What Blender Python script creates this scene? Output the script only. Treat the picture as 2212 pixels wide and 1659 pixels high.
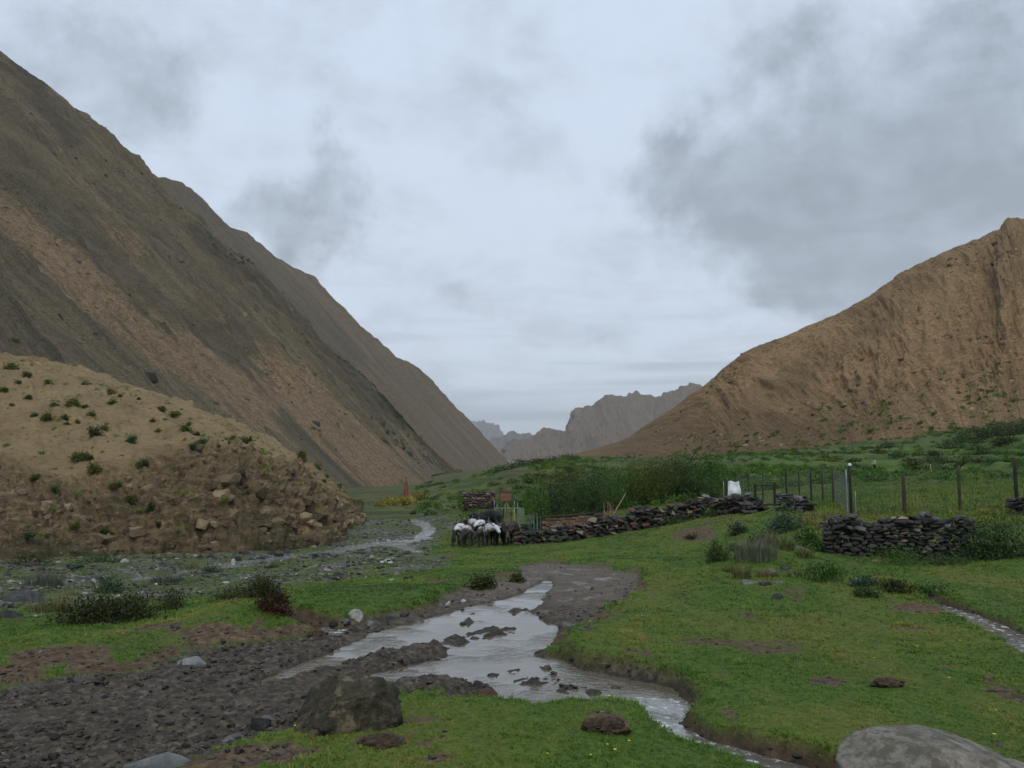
import bpy, bmesh, math, random
import numpy as np
from mathutils import Vector, Matrix, Euler

# ----------------------------------------------------------------- scene
sc = bpy.context.scene
for o in list(bpy.data.objects):
    bpy.data.objects.remove(o)
COL = sc.collection

# ----------------------------------------------------------------- camera
F = 770.0                       # focal length in pixels of a 1024 x 768 picture
VH = 455.0                      # horizon row
PITCH = math.atan((VH - 384.0) / F)
CZ = 2.1                        # camera height; the ground under it is about 0
cam_d = bpy.data.cameras.new('camera')
cam_d.sensor_width = 36.0
cam_d.lens = 36.0 * F / 1024.0
cam_d.clip_start = 0.1
cam_d.clip_end = 30000.0
cam = bpy.data.objects.new('camera', cam_d)
cam.location = (0, 0, CZ)
cam.rotation_euler = (math.pi / 2 + PITCH, 0, 0)
COL.objects.link(cam)
sc.camera = cam

S = 1024.0 / 2212.0             # photo coordinates used below are 2212 x 1659
CT, ST = math.cos(PITCH), math.sin(PITCH)


def ray(U, V):
    """direction with unit depth for a photo point"""
    xc = (U * S - 512.0) / F
    yc = (384.0 - V * S) / F
    y = CT - ST * yc
    z = ST + CT * yc
    return np.array([xc / y, 1.0, z / y])


def P(U, V, d):
    r = ray(U, V) * d
    return np.array([r[0], r[1], r[2] + CZ])


def to_px(x, y, z):
    z = z - CZ
    yc = -ST * y + CT * z
    fw = CT * y + ST * z
    fw = np.maximum(fw, 1e-3)
    return (512.0 + F * x / fw) / S, (384.0 - F * yc / fw) / S


# ----------------------------------------------------------------- light
SUN_EL, SUN_AZ = math.radians(52), math.radians(178)   # behind the camera, a little left
world = bpy.data.worlds.new('World')
sc.world = world
world.use_nodes = True
world.cycles.sampling_method = 'MANUAL'
world.cycles.sample_map_resolution = 256
sun_d = bpy.data.lights.new('sun', 'SUN')
sun_d.energy = 1.2
sun_d.angle = math.radians(25)
sun_d.color = (1.0, 0.90, 0.74)
sun = bpy.data.objects.new('sun', sun_d)
sd = Vector((math.sin(SUN_AZ) * math.cos(SUN_EL), math.cos(SUN_AZ) * math.cos(SUN_EL), math.sin(SUN_EL)))
sun.rotation_euler = sd.to_track_quat('Z', 'Y').to_euler()
sun.location = (-20, -40, 60)
COL.objects.link(sun)

sc.view_settings.view_transform = 'Standard'
sc.view_settings.look = 'None'
sc.view_settings.gamma = 1.0
sc.view_settings.exposure = 0.14
sc.view_settings.use_curve_mapping = False
sc.render.engine = 'CYCLES'
sc.cycles.use_denoising = True
sc.cycles.use_adaptive_sampling = True
sc.cycles.adaptive_threshold = 0.02
sc.cycles.max_bounces = 6
sc.cycles.diffuse_bounces = 2
sc.cycles.glossy_bounces = 2
sc.cycles.transmission_bounces = 3
sc.cycles.transparent_max_bounces = 6
sc.cycles.volume_bounces = 0
sc.cycles.caustics_reflective = False
sc.cycles.caustics_refractive = False


# ----------------------------------------------------------------- node helpers
class NT:
    def __init__(s, tree):
        s.t = tree
        s.n = tree.nodes
        s.l = tree.links

    def new(s, kind, **kw):
        n = s.n.new(kind)
        for k, v in kw.items():
            setattr(n, k, v)
        return n

    def put(s, sock, val):
        if val is None:
            return
        if isinstance(val, bpy.types.NodeSocket):
            s.l.new(val, sock)
        elif isinstance(val, (tuple, list)):
            if sock.type == 'RGBA' and len(val) == 3:
                val = tuple(val) + (1.0,)
            sock.default_value = val
        else:
            sock.default_value = val

    def math(s, op, a, b=None, c=None, clamp=False):
        n = s.new('ShaderNodeMath', operation=op)
        n.use_clamp = clamp
        s.put(n.inputs[0], a)
        s.put(n.inputs[1], b)
        s.put(n.inputs[2], c)
        return n.outputs[0]

    def vmath(s, op, a, b=None, scale=None):
        n = s.new('ShaderNodeVectorMath', operation=op)
        s.put(n.inputs[0], a)
        s.put(n.inputs[1], b)
        if scale is not None:
            s.put(n.inputs[3], scale)
        return n.outputs['Value'] if op in ('DOT_PRODUCT', 'LENGTH', 'DISTANCE') else n.outputs[0]

    def mix(s, f, a, b, blend='MIX'):
        n = s.new('ShaderNodeMix', data_type='RGBA', blend_type=blend)
        s.put(n.inputs[0], f)
        s.put(n.inputs[6], a)
        s.put(n.inputs[7], b)
        return n.outputs[2]

    def noise(s, vec, scale, detail=3.0, rough=0.55, dist=0.0, out=0):
        n = s.new('ShaderNodeTexNoise')
        s.put(n.inputs['Vector'], vec)
        s.put(n.inputs['Scale'], scale)
        s.put(n.inputs['Detail'], detail)
        s.put(n.inputs['Roughness'], rough)
        s.put(n.inputs['Distortion'], dist)
        return n.outputs[out]

    def voro(s, vec, scale, feature='F1', out='Distance', rnd=1.0):
        n = s.new('ShaderNodeTexVoronoi', feature=feature)
        s.put(n.inputs['Vector'], vec)
        s.put(n.inputs['Scale'], scale)
        s.put(n.inputs['Randomness'], rnd)
        return n.outputs[out]

    def step(s, v, lo, hi, a=0.0, b=1.0):
        n = s.new('ShaderNodeMapRange', interpolation_type='SMOOTHSTEP')
        s.put(n.inputs[0], v)
        s.put(n.inputs[1], lo)
        s.put(n.inputs[2], hi)
        s.put(n.inputs[3], a)
        s.put(n.inputs[4], b)
        return n.outputs[0]

    def ramp(s, v, stops):
        n = s.new('ShaderNodeValToRGB')
        e = n.color_ramp.elements
        while len(e) < len(stops):
            e.new(0.5)
        for i, (p, c) in enumerate(stops):
            e[i].position = p
            e[i].color = tuple(c) + (1.0,)
        s.put(n.inputs[0], v)
        return n.outputs[0]

    def attr(s, name, kind='GEOMETRY', out='Color'):
        n = s.new('ShaderNodeAttribute', attribute_name=name, attribute_type=kind)
        return n.outputs[out]

    def sep(s, col):
        n = s.new('ShaderNodeSeparateColor')
        s.put(n.inputs[0], col)
        return n.outputs

    def sepxyz(s, v):
        n = s.new('ShaderNodeSeparateXYZ')
        s.put(n.inputs[0], v)
        return n.outputs

    def xyz(s, x, y, z):
        n = s.new('ShaderNodeCombineXYZ')
        s.put(n.inputs[0], x)
        s.put(n.inputs[1], y)
        s.put(n.inputs[2], z)
        return n.outputs[0]

    def bump(s, h, strength=0.5, dist=0.05):
        n = s.new('ShaderNodeBump')
        s.put(n.inputs['Strength'], strength)
        s.put(n.inputs['Distance'], dist)
        s.put(n.inputs['Height'], h)
        return n.outputs[0]


def material(name):
    m = bpy.data.materials.new(name)
    m.use_nodes = True
    t = NT(m.node_tree)
    b = m.node_tree.nodes['Principled BSDF']
    b.inputs['Roughness'].default_value = 0.9
    b.inputs['Specular IOR Level'].default_value = 0.25
    return m, t, b


# ----------------------------------------------------------------- sky: overcast with broken grey cloud
def build_sky():
    t = NT(world.node_tree)
    bg = world.node_tree.nodes['Background']
    sky = t.new('ShaderNodeTexSky', sky_type='NISHITA')
    sky.sun_disc = False
    sky.sun_elevation = SUN_EL
    sky.sun_rotation = SUN_AZ
    sky.altitude = 4000
    tc = t.new('ShaderNodeTexCoord')
    d = tc.outputs['Generated']
    d = t.vmath('NORMALIZE', d)
    x, y, z = t.sepxyz(d)[:3]
    zz = t.math('ADD', t.math('MAXIMUM', z, 0.0), 0.16)
    pl = t.xyz(t.math('DIVIDE', x, zz), t.math('DIVIDE', y, zz), 0.0)      # the flat cloud base
    n_big = t.noise(pl, 0.9, 4.0, 0.5, 0.3)
    n_mid = t.noise(pl, 2.6, 6.0, 0.58, 0.5)
    n_iso = t.noise(d, 7.0, 6.0, 0.6, 0.3)
    n_fine = t.noise(d, 16.0, 5.0, 0.55, 0.2)
    wv = t.noise(d, 4.0, 7.0, 0.62, 0.0, out=1)
    warp = t.vmath('SUBTRACT', wv, (0.5, 0.5, 0.5))
    dw = t.vmath('NORMALIZE', t.vmath('ADD', d, t.vmath('SCALE', warp, scale=0.30)))
    # grey cloud masses: (photo point, radius in degrees, weight, flatten)
    blobs = [(1700, 330, 9, .36), (1900, 230, 11, .38), (2060, 430, 8, .42), (1820, 450, 6, .42), (1960, 550, 5.5, .62),
             (1790, 575, 3.2, .50), (2240, 330, 10, .32), (2290, 640, 8, .34), (1480, 405, 3.6, .42), (1630, 450, 4, .40), (1880, 625, 2.6, .5), (1400, 370, 2.5, .25),
             (650, 455, 3.6, .62), (755, 350, 2.0, .60), (790, 450, 2.4, .52), (600, 370, 2.0, .36), (520, 420, 2.6, .30), (680, 510, 2.6, .3),
             (170, 160, 6, .34), (40, 60, 6, .36), (300, 230, 4, .22),
             (1000, 680, 3.0, .40), (1290, 705, 3.4, .45), (1650, 655, 1.8, .45), (1520, 655, 1.5, .36), (900, 640, 3, .25),
             (1150, 380, 4, .16), (700, 180, 4, .18), (1100, 180, 4, .12)]
    tot = None
    for (U, V, r, w) in blobs:
        c = ray(U, V)
        c = c / np.linalg.norm(c)
        k = 1.0 / (1.0 - math.cos(math.radians(r)))
        dp = t.vmath('DOT_PRODUCT', dw, tuple(float(q) for q in c))
        a = t.math('MULTIPLY', t.math('SUBTRACT', dp, 1.0), k)            # 0 at the centre, -1 at r
        g = t.math('MULTIPLY', t.math('EXPONENT', a), w)
        tot = g if tot is None else t.math('ADD', tot, g)
    f = t.math('MULTIPLY_ADD', t.math('SUBTRACT', n_big, 0.5), 0.55, tot)
    f = t.math('MULTIPLY_ADD', t.math('SUBTRACT', n_mid, 0.5), 0.55, f)
    f = t.math('MULTIPLY_ADD', t.math('SUBTRACT', n_iso, 0.5), 1.0, f)
    f = t.math('MULTIPLY_ADD', t.math('SUBTRACT', n_fine, 0.5), 0.45, f)
    dark = t.step(f, 0.05, 1.05)
    veil = t.math('ADD', t.math('MULTIPLY', n_mid, 0.5), t.math('ADD', t.math('MULTIPLY', n_iso, 0.3), t.math('MULTIPLY', n_fine, 0.2)))
    dark = t.math('MAXIMUM', dark, t.math('MULTIPLY', t.step(veil, 0.42, 0.66), 0.42))
    dark = t.math('MULTIPLY', dark, t.math('MULTIPLY_ADD', t.step(t.math('ADD', t.math('MULTIPLY', n_iso, 0.5), t.math('MULTIPLY', n_mid, 0.5)), 0.36, 0.64), 0.42, 0.66), clamp=True)
    # long flat streaks low over the valley
    pst = t.xyz(t.math('MULTIPLY', x, 2.2), t.math('MULTIPLY', y, 2.2), t.math('MULTIPLY', z, 34.0))
    st = t.noise(pst, 1.0, 5.0, 0.55, 0.4)
    low = t.step(z, 0.30, 0.05)
    stq = t.math('MULTIPLY', t.step(st, 0.40, 0.64), t.math('MULTIPLY', low, 0.7))
    dark = t.math('MAXIMUM', dark, stq)
    bright = t.mix(t.step(z, 0.0, 0.55), (7.0, 7.85, 8.85), (6.6, 7.7, 9.3))
    bright = t.mix(t.math('MULTIPLY', t.step(n_mid, 0.35, 0.7), 0.35), bright, (7.6, 8.4, 9.6))
    grey = t.mix(t.step(z, 0.05, 0.5), (4.0, 4.55, 5.1), (3.2, 3.75, 4.35))
    cloud = t.mix(dark, bright, grey)
    col = t.mix(0.93, sky.outputs[0], cloud)
    t.put(bg.inputs['Color'], col)
    bg.inputs['Strength'].default_value = 0.094


build_sky()

# ----------------------------------------------------------------- numpy noise
_rng = np.random.RandomState(7)
_perm = np.concatenate([_rng.permutation(256)] * 3)
_ang = _rng.rand(256) * 2 * np.pi
_gx, _gy = np.cos(_ang), np.sin(_ang)


def perlin(x, y):
    xi = np.floor(x).astype(np.int64)
    yi = np.floor(y).astype(np.int64)
    xf, yf = x - xi, y - yi
    xi &= 255
    yi &= 255
    u = xf * xf * xf * (xf * (xf * 6 - 15) + 10)
    v = yf * yf * yf * (yf * (yf * 6 - 15) + 10)

    def g(ix, iy, fx, fy):
        h = _perm[_perm[ix & 255] + (iy & 255)]
        return _gx[h] * fx + _gy[h] * fy
    a = g(xi, yi, xf, yf)
    b = g(xi + 1, yi, xf - 1, yf)
    c = g(xi, yi + 1, xf, yf - 1)
    d = g(xi + 1, yi + 1, xf - 1, yf - 1)
    return ((a + u * (b - a)) * (1 - v) + (c + u * (d - c)) * v) * 1.5


def fbm(x, y, octv=4, gain=0.5, lac=2.03, ridged=False):
    s, a, tot = 0.0, 1.0, 0.0
    for i in range(octv):
        n = perlin(x + 17.3 * i, y - 9.7 * i)
        if ridged:
            n = 1.0 - 2.0 * np.abs(n)
        s = s + a * n
        tot += a
        a *= gain
        x, y = x * lac, y * lac
    return s / tot


def sstep(a, b, x):
    t = np.clip((x - a) / (b - a), 0, 1)
    return t * t * (3 - 2 * t)


# ----------------------------------------------------------------- terrain: smooth base through surveyed points
CP = [  # (photo U, photo V, depth)
    (-500, 1659, 6.0), (0, 1659, 6.0), (700, 1659, 6.0), (1400, 1659, 6.0), (2212, 1659, 6.0), (2700, 1659, 6.0),
    (0, 1480, 8.6), (-600, 1480, 8.6), (300, 1550, 7.3), (740, 1585, 6.9), (800, 1450, 9.2), (1000, 1400, 10.4),
    (940, 1320, 13.0), (1150, 1300, 14.0), (1200, 1260, 16.5), (1300, 1220, 21.5), (1440, 1520, 7.95), (1130, 1215, 26),
    (1250, 1450, 9.1),
    (200, 1380, 11), (-500, 1370, 11), (500, 1370, 11.3), (600, 1300, 14.4), (800, 1290, 15), (1000, 1230, 20.5),
    (600, 1268, 18), (850, 1240, 22.5), (100, 1330, 14), (-500, 1320, 14), (300, 1295, 18), (500, 1250, 27),
    (300, 1240, 30), (-400, 1240, 30), (600, 1210, 40), (400, 1200, 44), (0, 1212, 41), (-500, 1215, 40), (700, 1190, 47),
    (800, 1180, 50), (770, 1150, 62), (900, 1165, 54), (950, 1195, 40), (900, 1215, 33), (1050, 1177, 47),
    (1120, 1178, 46), (1240, 1167, 45), (1400, 1142, 44), (1560, 1108, 42.5), (1640, 1112, 37),
    (1500, 1150, 35), (1400, 1200, 26), (1560, 1190, 26), (1750, 1232, 18), (1700, 1300, 14), (1500, 1280, 15.5), (1500, 1400, 10.6),
    (1800, 1400, 10.4), (2212, 1480, 8.6), (2700, 1480, 8.6), (2212, 1390, 10.6), (2212, 1300, 14), (2212, 1212, 19), (2700, 1212, 19),
    (1780, 1198, 21.5), (1950, 1207, 21), (2100, 1208, 20.5),
    (1840, 1117, 27), (1955, 1112, 28), (2198, 1100, 27), (2700, 1090, 27), (1750, 1080, 38), (1800, 1075, 42), (2212, 1060, 38),
    (2212, 1030, 62), (1900, 1022, 95), (2050, 1018, 95), (1700, 1030, 70), (1560, 1012, 95), (1560, 998, 130), (1560, 989, 200),
    (1860, 1000, 112), (1860, 968, 135), (2212, 1000, 88), (2212, 965, 105), (2212, 930, 122), (2700, 900, 120), (2212, 905, 150), (2000, 960, 130),
    (1300, 1112, 56), (1180, 1112, 56), (1500, 1060, 68), (1380, 1030, 110), (1250, 1020, 150), (1200, 1010, 200), (1100, 1035, 230), (1190, 993, 300), (1340, 992, 290),
    (900, 1100, 95), (860, 1092, 115), (790, 1064, 180), (800, 1100, 95), (1000, 1060, 170), (1020, 1100, 85), (1000, 1041, 300), (1085, 1016, 600),
    (900, 1046, 420),
]
WX = [  # (x, y, z relative to the camera) for parts nobody sees
    (-3, 0.3, -2.05), (0, 0.3, -2.05), (3, 0.3, -2.05), (-45, 60, -7.0), (-90, 120, -11), (-60, 300, -12), (-60, 600, -15), (-40, 1000, -18),
    (-200, 400, -14), (150, 170, 3.0), (220, 300, 1.0), (300, 600, -6), (0, 1000, -16), (100, 1000, -14), (-60, 90, -8.5), (-250, 1000, -18), (400, 1000, -12),
    (70, 60, -1.0), (120, 110, 3.5), (-60, 30, -4.6), (-30, 10, -2.6), (30, 10, -2.2), (60, 30, -1.6)]
_pts = []
for (U, V, d) in CP:
    p = P(U, V, d)
    _pts.append((p[0], p[1], p[2] - CZ))
_pts += WX
_pts = np.array(_pts, float)
CC = 3.0


def _ab(x, y):
    yy = np.maximum(y, -1.0) + CC
    return 1.6 * x / yy, np.log(yy)


_pa, _pb = _ab(_pts[:, 0], _pts[:, 1])
_w = _pts[:, 2] / (_pts[:, 1] + CC)


def _ker(r2):
    return 0.5 * r2 * np.log(r2 + 1e-12)


_n = len(_pts)
_K = _ker((_pa[:, None] - _pa[None]) ** 2 + (_pb[:, None] - _pb[None]) ** 2) + np.eye(_n) * 0.003
_Q = np.stack([np.ones(_n), _pa, _pb], 1)
_A = np.block([[_K, _Q], [_Q.T, np.zeros((3, 3))]])
_sol = np.linalg.solve(_A, np.concatenate([_w, np.zeros(3)]))


def H0(x, y):
    """smooth terrain height, world z"""
    x = np.asarray(x, float)
    y = np.asarray(y, float)
    sh = x.shape
    a, b = _ab(x.ravel(), y.ravel())
    w = _sol[_n] + _sol[_n + 1] * a + _sol[_n + 2] * b
    for i in range(_n):
        w = w + _sol[i] * _ker((a - _pa[i]) ** 2 + (b - _pb[i]) ** 2)
    return (w * (np.maximum(y.ravel(), -1.0) + CC) + CZ).reshape(sh)


_ys = np.geomspace(4.0, 700.0, 900)


def G(U, V):
    """world point where the sight line through a photo point meets the smooth terrain"""
    r = ray(U, V)
    h = H0(r[0] * _ys, _ys)
    z = r[2] * _ys + CZ
    below = np.nonzero(z < h)[0]
    if len(below) == 0:
        y = 300.0
    elif below[0] == 0:
        y = _ys[0] if V < 1700 else (CZ - 0.0) / max(1e-3, -r[2]) * 0.98
    else:
        i = below[0]
        f0, f1 = z[i - 1] - h[i - 1], z[i] - h[i]
        y = _ys[i - 1] + (_ys[i] - _ys[i - 1]) * f0 / (f0 - f1)
    x = r[0] * y
    return np.array([x, y, float(H0(np.array([x]), np.array([y]))[0])])


def gpoly(pts):
    return np.array([G(U, V)[:2] for U, V in pts])


def sd_poly(x, y, poly):
    """signed distance, negative inside"""
    d2 = np.full(x.shape, 1e18)
    ins = np.zeros(x.shape, bool)
    n = len(poly)
    for i in range(n):
        x0, y0 = poly[i]
        x1, y1 = poly[(i + 1) % n]
        ex, ey = x1 - x0, y1 - y0
        L = ex * ex + ey * ey + 1e-12
        tt = np.clip(((x - x0) * ex + (y - y0) * ey) / L, 0, 1)
        d2 = np.minimum(d2, (x - x0 - tt * ex) ** 2 + (y - y0 - tt * ey) ** 2)
        c = ((y0 > y) != (y1 > y))
        if y1 != y0:
            ins ^= c & (x < (x1 - x0) * (y - y0) / (y1 - y0) + x0)
    d = np.sqrt(d2)
    return np.where(ins, -d, d)


def sd_line(x, y, pts, widths):
    best = np.full(x.shape, 1e9)
    for i in range(len(pts) - 1):
        x0, y0 = pts[i]
        x1, y1 = pts[i + 1]
        ex, ey = x1 - x0, y1 - y0
        L = ex * ex + ey * ey + 1e-12
        tt = np.clip(((x - x0) * ex + (y - y0) * ey) / L, 0, 1)
        w = widths[i] + (widths[i + 1] - widths[i]) * tt
        best = np.minimum(best, np.sqrt((x - x0 - tt * ex) ** 2 + (y - y0 - tt * ey) ** 2) - w)
    return best


ROAD = gpoly([(-500, 1520), (0, 1482), (130, 1458), (300, 1440), (420, 1398), (560, 1386), (640, 1374), (720, 1358), (770, 1336),
              (850, 1326), (930, 1308), (965, 1286), (1010, 1264), (1080, 1250), (1120, 1240), (1118, 1222), (1180, 1214), (1260, 1218), (1340, 1233),
              (1388, 1240), (1376, 1278), (1320, 1302), (1286, 1326), (1240, 1350), (1205, 1368), (1168, 1400), (1215, 1408),
              (1260, 1428), (1330, 1436), (1400, 1450), (1470, 1470), (1506, 1500), (1500, 1526), (1440, 1534), (1390, 1522),
              (1330, 1512), (1250, 1515), (1160, 1518), (1090, 1508), (1040, 1508), (960, 1494), (860, 1498), (760, 1530), (640, 1562),
              (560, 1582), (480, 1604), (400, 1645), (340, 1690), (200, 1790), (-500, 1900)])
POND = gpoly([(700, 1400), (820, 1358), (940, 1320), (1010, 1300), (1070, 1288), (1130, 1272), (1180, 1242), (1196, 1252), (1172, 1290),
              (1152, 1312), (1200, 1345), (1197, 1372), (1162, 1402), (1212, 1408), (1260, 1432), (1400, 1456), (1470, 1474), (1502, 1500),
              (1497, 1526), (1440, 1532), (1390, 1516), (1250, 1508), (1160, 1512), (1090, 1504), (1065, 1480), (1000, 1462), (930, 1456), (860, 1464),
              (825, 1470), (798, 1456), (850, 1430), (930, 1408), (960, 1400), (950, 1385), (850, 1395), (740, 1425), (640, 1436), (640, 1422)])
RUT1 = (gpoly([(535, 1462), (610, 1444), (640, 1430), (700, 1412)]), [0.05, 0.10, 0.12, 0.2])
RUT2 = (gpoly([(690, 1470), (720, 1460), (760, 1450), (820, 1440)]), [0.03, 0.06, 0.03, 0.1])
ISLES = [(1040, 1358, 0.24, 0.05), (1085, 1350, 0.2, 0.04), (985, 1366, 0.2, 0.05), (890, 1398, 0.22, 0.02), (940, 1392, 0.20, 0.025), (830, 1412, 0.3, 0.0), (1120, 1310, 0.22, 0.05),
         (1100, 1428, 0.14, 0.06), (1065, 1440, 0.10, 0.05), (900, 1474, 0.26, 0.03), (960, 1478, 0.2, 0.03), (1050, 1480, 0.10, 0.05), (870, 1488, 0.26, 0.02),
         (1180, 1425, 0.10, 0.05), (1230, 1470, 0.14, 0.045), (1000, 1418, 0.08, 0.04), (1330, 1470, 0.10, 0.045), (1010, 1330, 0.2, 0.04), (1280, 1482, 0.2, 0.035), (1150, 1455, 0.25, 0.035)]
DEEP = [(gpoly([(600, 1446), (720, 1408), (830, 1362), (960, 1322)]), [0.10, 0.24, 0.28, 0.22]), (gpoly([(815, 1460), (880, 1438), (960, 1422), (1040, 1410)]), [0.16, 0.24, 0.24, 0.14]),
        (gpoly([(1080, 1492), (1180, 1500), (1300, 1498), (1440, 1515)]), [0.12, 0.10, 0.08, 0.12]), (gpoly([(1100, 1290), (1160, 1262), (1190, 1246)]), [0.08, 0.06, 0.04]), (gpoly([(1190, 1335), (1180, 1380), (1230, 1425), (1330, 1448)]), [0.10, 0.14, 0.10, 0.08])]
ISLES = [(G(U, V)[:2], r, h) for U, V, r, h in ISLES]
STREAM = (gpoly([(1425, 1515), (1445, 1555), (1500, 1588), (1570, 1608), (1650, 1632), (1720, 1655), (1800, 1690), (1900, 1740)]),
          [0.24, 0.15, 0.16, 0.19, 0.22, 0.26, 0.3, 0.3])
DITCH = (gpoly([(1935, 1272), (1990, 1290), (2060, 1312), (2130, 1340), (2212, 1384), (2350, 1450), (2500, 1530), (2750, 1660), (3100, 1850)]),
         [0.10, 0.18, 0.22, 0.24, 0.26, 0.3, 0.3, 0.3, 0.3])
PUD = (gpoly([(625, 1345), (665, 1348), (700, 1350), (712, 1362)]), [0.16, 0.30, 0.2, 0.1])
RIV = [(gpoly([(-400, 1285), (-100, 1262), (120, 1258), (270, 1249), (400, 1232), (480, 1216), (580, 1204), (680, 1194), (740, 1184), (800, 1174), (850, 1168), (905, 1162)]),
        [0.9, 0.9, 0.8, 0.9, 0.8, 1.3, 1.5, 1.7, 1.3, 1.6, 2.0, 1.2]),
       (gpoly([(835, 1172), (880, 1180), (912, 1193)]), [0.8, 0.6, 0.4]),
       (gpoly([(905, 1162), (930, 1140), (900, 1122), (850, 1112), (800, 1108)]), [0.6, 0.5, 0.6, 0.6, 0.6]),
       (gpoly([(640, 1242), (720, 1236), (800, 1230)]), [0.25, 0.4, 0.2])]
GRAV = gpoly([(-500, 1222), (0, 1203), (300, 1197), (500, 1186), (680, 1166), (735, 1142), (772, 1128), (800, 1112), (900, 1106), (985, 1112), (998, 1128), (975, 1150), (945, 1170),
              (935, 1185), (965, 1204), (990, 1218), (920, 1236), (800, 1252), (690, 1262), (590, 1272), (500, 1288), (420, 1292), (300, 1300), (120, 1318), (60, 1340), (-100, 1348), (-500, 1360)])
PATH = (gpoly([(1900, 1052), (1980, 1046), (2060, 1041), (2130, 1036), (2212, 1033), (2400, 1030)]), [0.15, 0.35, 0.45, 0.5, 0.5, 0.5])
SOILS = [  # (U, V, rU, rV, strength): bare reddish earth
    (130, 1428, 120, 26, 1.0), (40, 1460, 80, 25, .8), (330, 1372, 90, 14, .9), (480, 1384, 110, 12, .9), (560, 1630, 170, 34, 1.0), (470, 1650, 120, 30, 1.0), (380, 1680, 100, 30, 1), (820, 1618, 60, 24, .9),
    (690, 1362, 30, 9, 1), (1310, 1575, 55, 26, .95), (1520, 1388, 80, 9, .9), (1640, 1400, 130, 30, .55), (1790, 1478, 46, 14, .95), (1920, 1482, 36, 12, .9), (1495, 1165, 50, 18, .95),
    (1930, 1270, 55, 22, .8), (1990, 1320, 90, 13, .8), (1960, 1362, 90, 12, .5), (1370, 1262, 24, 28, 1), (1340, 1300, 40, 8, .9), (1200, 1385, 45, 14, .7), (880, 1330, 60, 10, .9), (1080, 1222, 70, 9, .9),
    (940, 1200, 60, 8, .7), (1560, 1128, 75, 18, .55), (1180, 1205, 60, 8, .6), (1010, 1505, 70, 9, .9), (1560, 1330, 40, 8, .4), (1100, 1240, 40, 8, .8), (1210, 1212, 60, 7, .6), (1160, 1192, 40, 9, .6), (2050, 1440, 50, 10, .5), (1300, 1110, 30, 8, .5)]
SOILS = [(G(U, V), U, V, ru, rv, s) for U, V, ru, rv, s in SOILS]
MOUNDS = [  # (U, V, radius, height)
    (545, 1345, 0.8, 0.30), (470, 1372, 0.6, 0.12), (740, 1300, 2.0, 0.16), (1310, 1578, 0.26, 0.07), (820, 1622, 0.3, 0.08), (1920, 1484, 0.24, 0.07),
    (1930, 1285, 0.7, 0.28), (1850, 1300, 0.9, 0.15), (1545, 1150, 3.0, 0.35), (1300, 1455, 0.9, 0.05), (1330, 1415, 0.9, 0.10), (1250, 1385, 0.5, 0.10), (1540, 1480, 0.8, 0.08), (120, 1420, 0.7, 0.10),
    (1400, 1250, 1.6, 0.22), (1650, 1215, 1.6, 0.35), (1750, 1600, 0.9, 0.06), (1150, 1600, 1.0, 0.05), (330, 1375, 0.5, 0.08), (860, 1088, 9.0, 0.5), (1150, 1030, 30, 2.2), (1090, 1050, 18, 1.5)]
MOUNDS = [(G(U, V), r, h) for U, V, r, h in MOUNDS]


def masks(x, y):
    """material zones of the ground at world points"""
    n1 = fbm(x * 1.7, y * 1.7, 4)
    n2 = fbm(x * 5.0 + 31, y * 5.0 - 7, 3)
    n3 = fbm(x * 0.35 + 5, y * 0.35 + 9, 3)
    m = {}
    near = y < 75
    far9 = np.full(x.shape, 50.0)

    def on(fun, *a):
        d = far9.copy()
        d[near] = fun(x[near], y[near], *a)
        return d
    sroad = on(sd_poly, ROAD) + 0.10 * n2 + 0.10 * n1
    m['mud'] = sstep(0.06, -0.06, sroad)
    m['sroad'] = sroad
    spond = on(sd_poly, POND) + 0.05 * n2 + 0.04 * n1
    for r in (RUT1, RUT2):
        spond = np.minimum(spond, on(sd_line, *r) + 0.03 * n2)
    m['spond'] = spond
    sstr = np.minimum(on(sd_line, *STREAM), on(sd_line, *DITCH)) + 0.04 * n2
    sstr = np.minimum(sstr, on(sd_line, *PUD) + 0.04 * n2)
    m['sstream'] = sstr
    sr = far9.copy()
    for r in RIV:
        sr = np.minimum(sr, on(sd_line, *r))
    m['sriver'] = sr + 0.5 * n3 + 0.3 * n1
    sg = on(sd_poly, GRAV) + 0.9 * n1 + 0.8 * n3
    m['gravel'] = sstep(0.3, -0.5, sg)
    soil = sstep(0.45, 0.0, np.abs(sroad - 0.08) + 0.6 * n1) * 0.75 * sstep(-0.2, 0.35, n3 + 0.25 * n1 + 0.1) * sstep(0.10, 0.5, spond)
    sB = sstep(0.05, -0.45, sstr - 0.10 - 0.12 * n1) * 0.0
    soil = np.maximum(soil, sstep(0.09, 0.0, sstr) * 0.7)
    for (g, U, V, ru, rv, s) in SOILS:
        d = g[1]
        rx = ru * 0.000601 * d
        slope = max(0.05, (V - 983) * 0.000601)
        ry = rv * 0.000601 * d / slope
        q = ((x - g[0]) / rx) ** 2 + ((y - g[1]) / ry) ** 2
        soil = np.maximum(soil, s * sstep(1.25, 0.35, np.sqrt(q) + 0.45 * n1 + 0.3 * n2))
    soil = np.maximum(soil, sstep(0.25, -0.15, on(sd_line, *PATH) + 0.25 * n1) * 0.95)
    bare = sstep(0.30, 0.52, fbm(x * 0.9 + 51, y * 0.5 + 2, 4) + 0.22 * n2) * 0.75
    m['soil'] = np.clip(np.maximum(soil, bare * (y < 120)), 0, 1) * (1 - m['mud'])
    m['dry'] = sstep(-0.25, 0.45, fbm(x * 0.55 + 11, y * 0.3 - 4, 4) + 0.25 * n2)
    m['n1'], m['n2'], m['n3'] = n1, n2, n3
    return m


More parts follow.
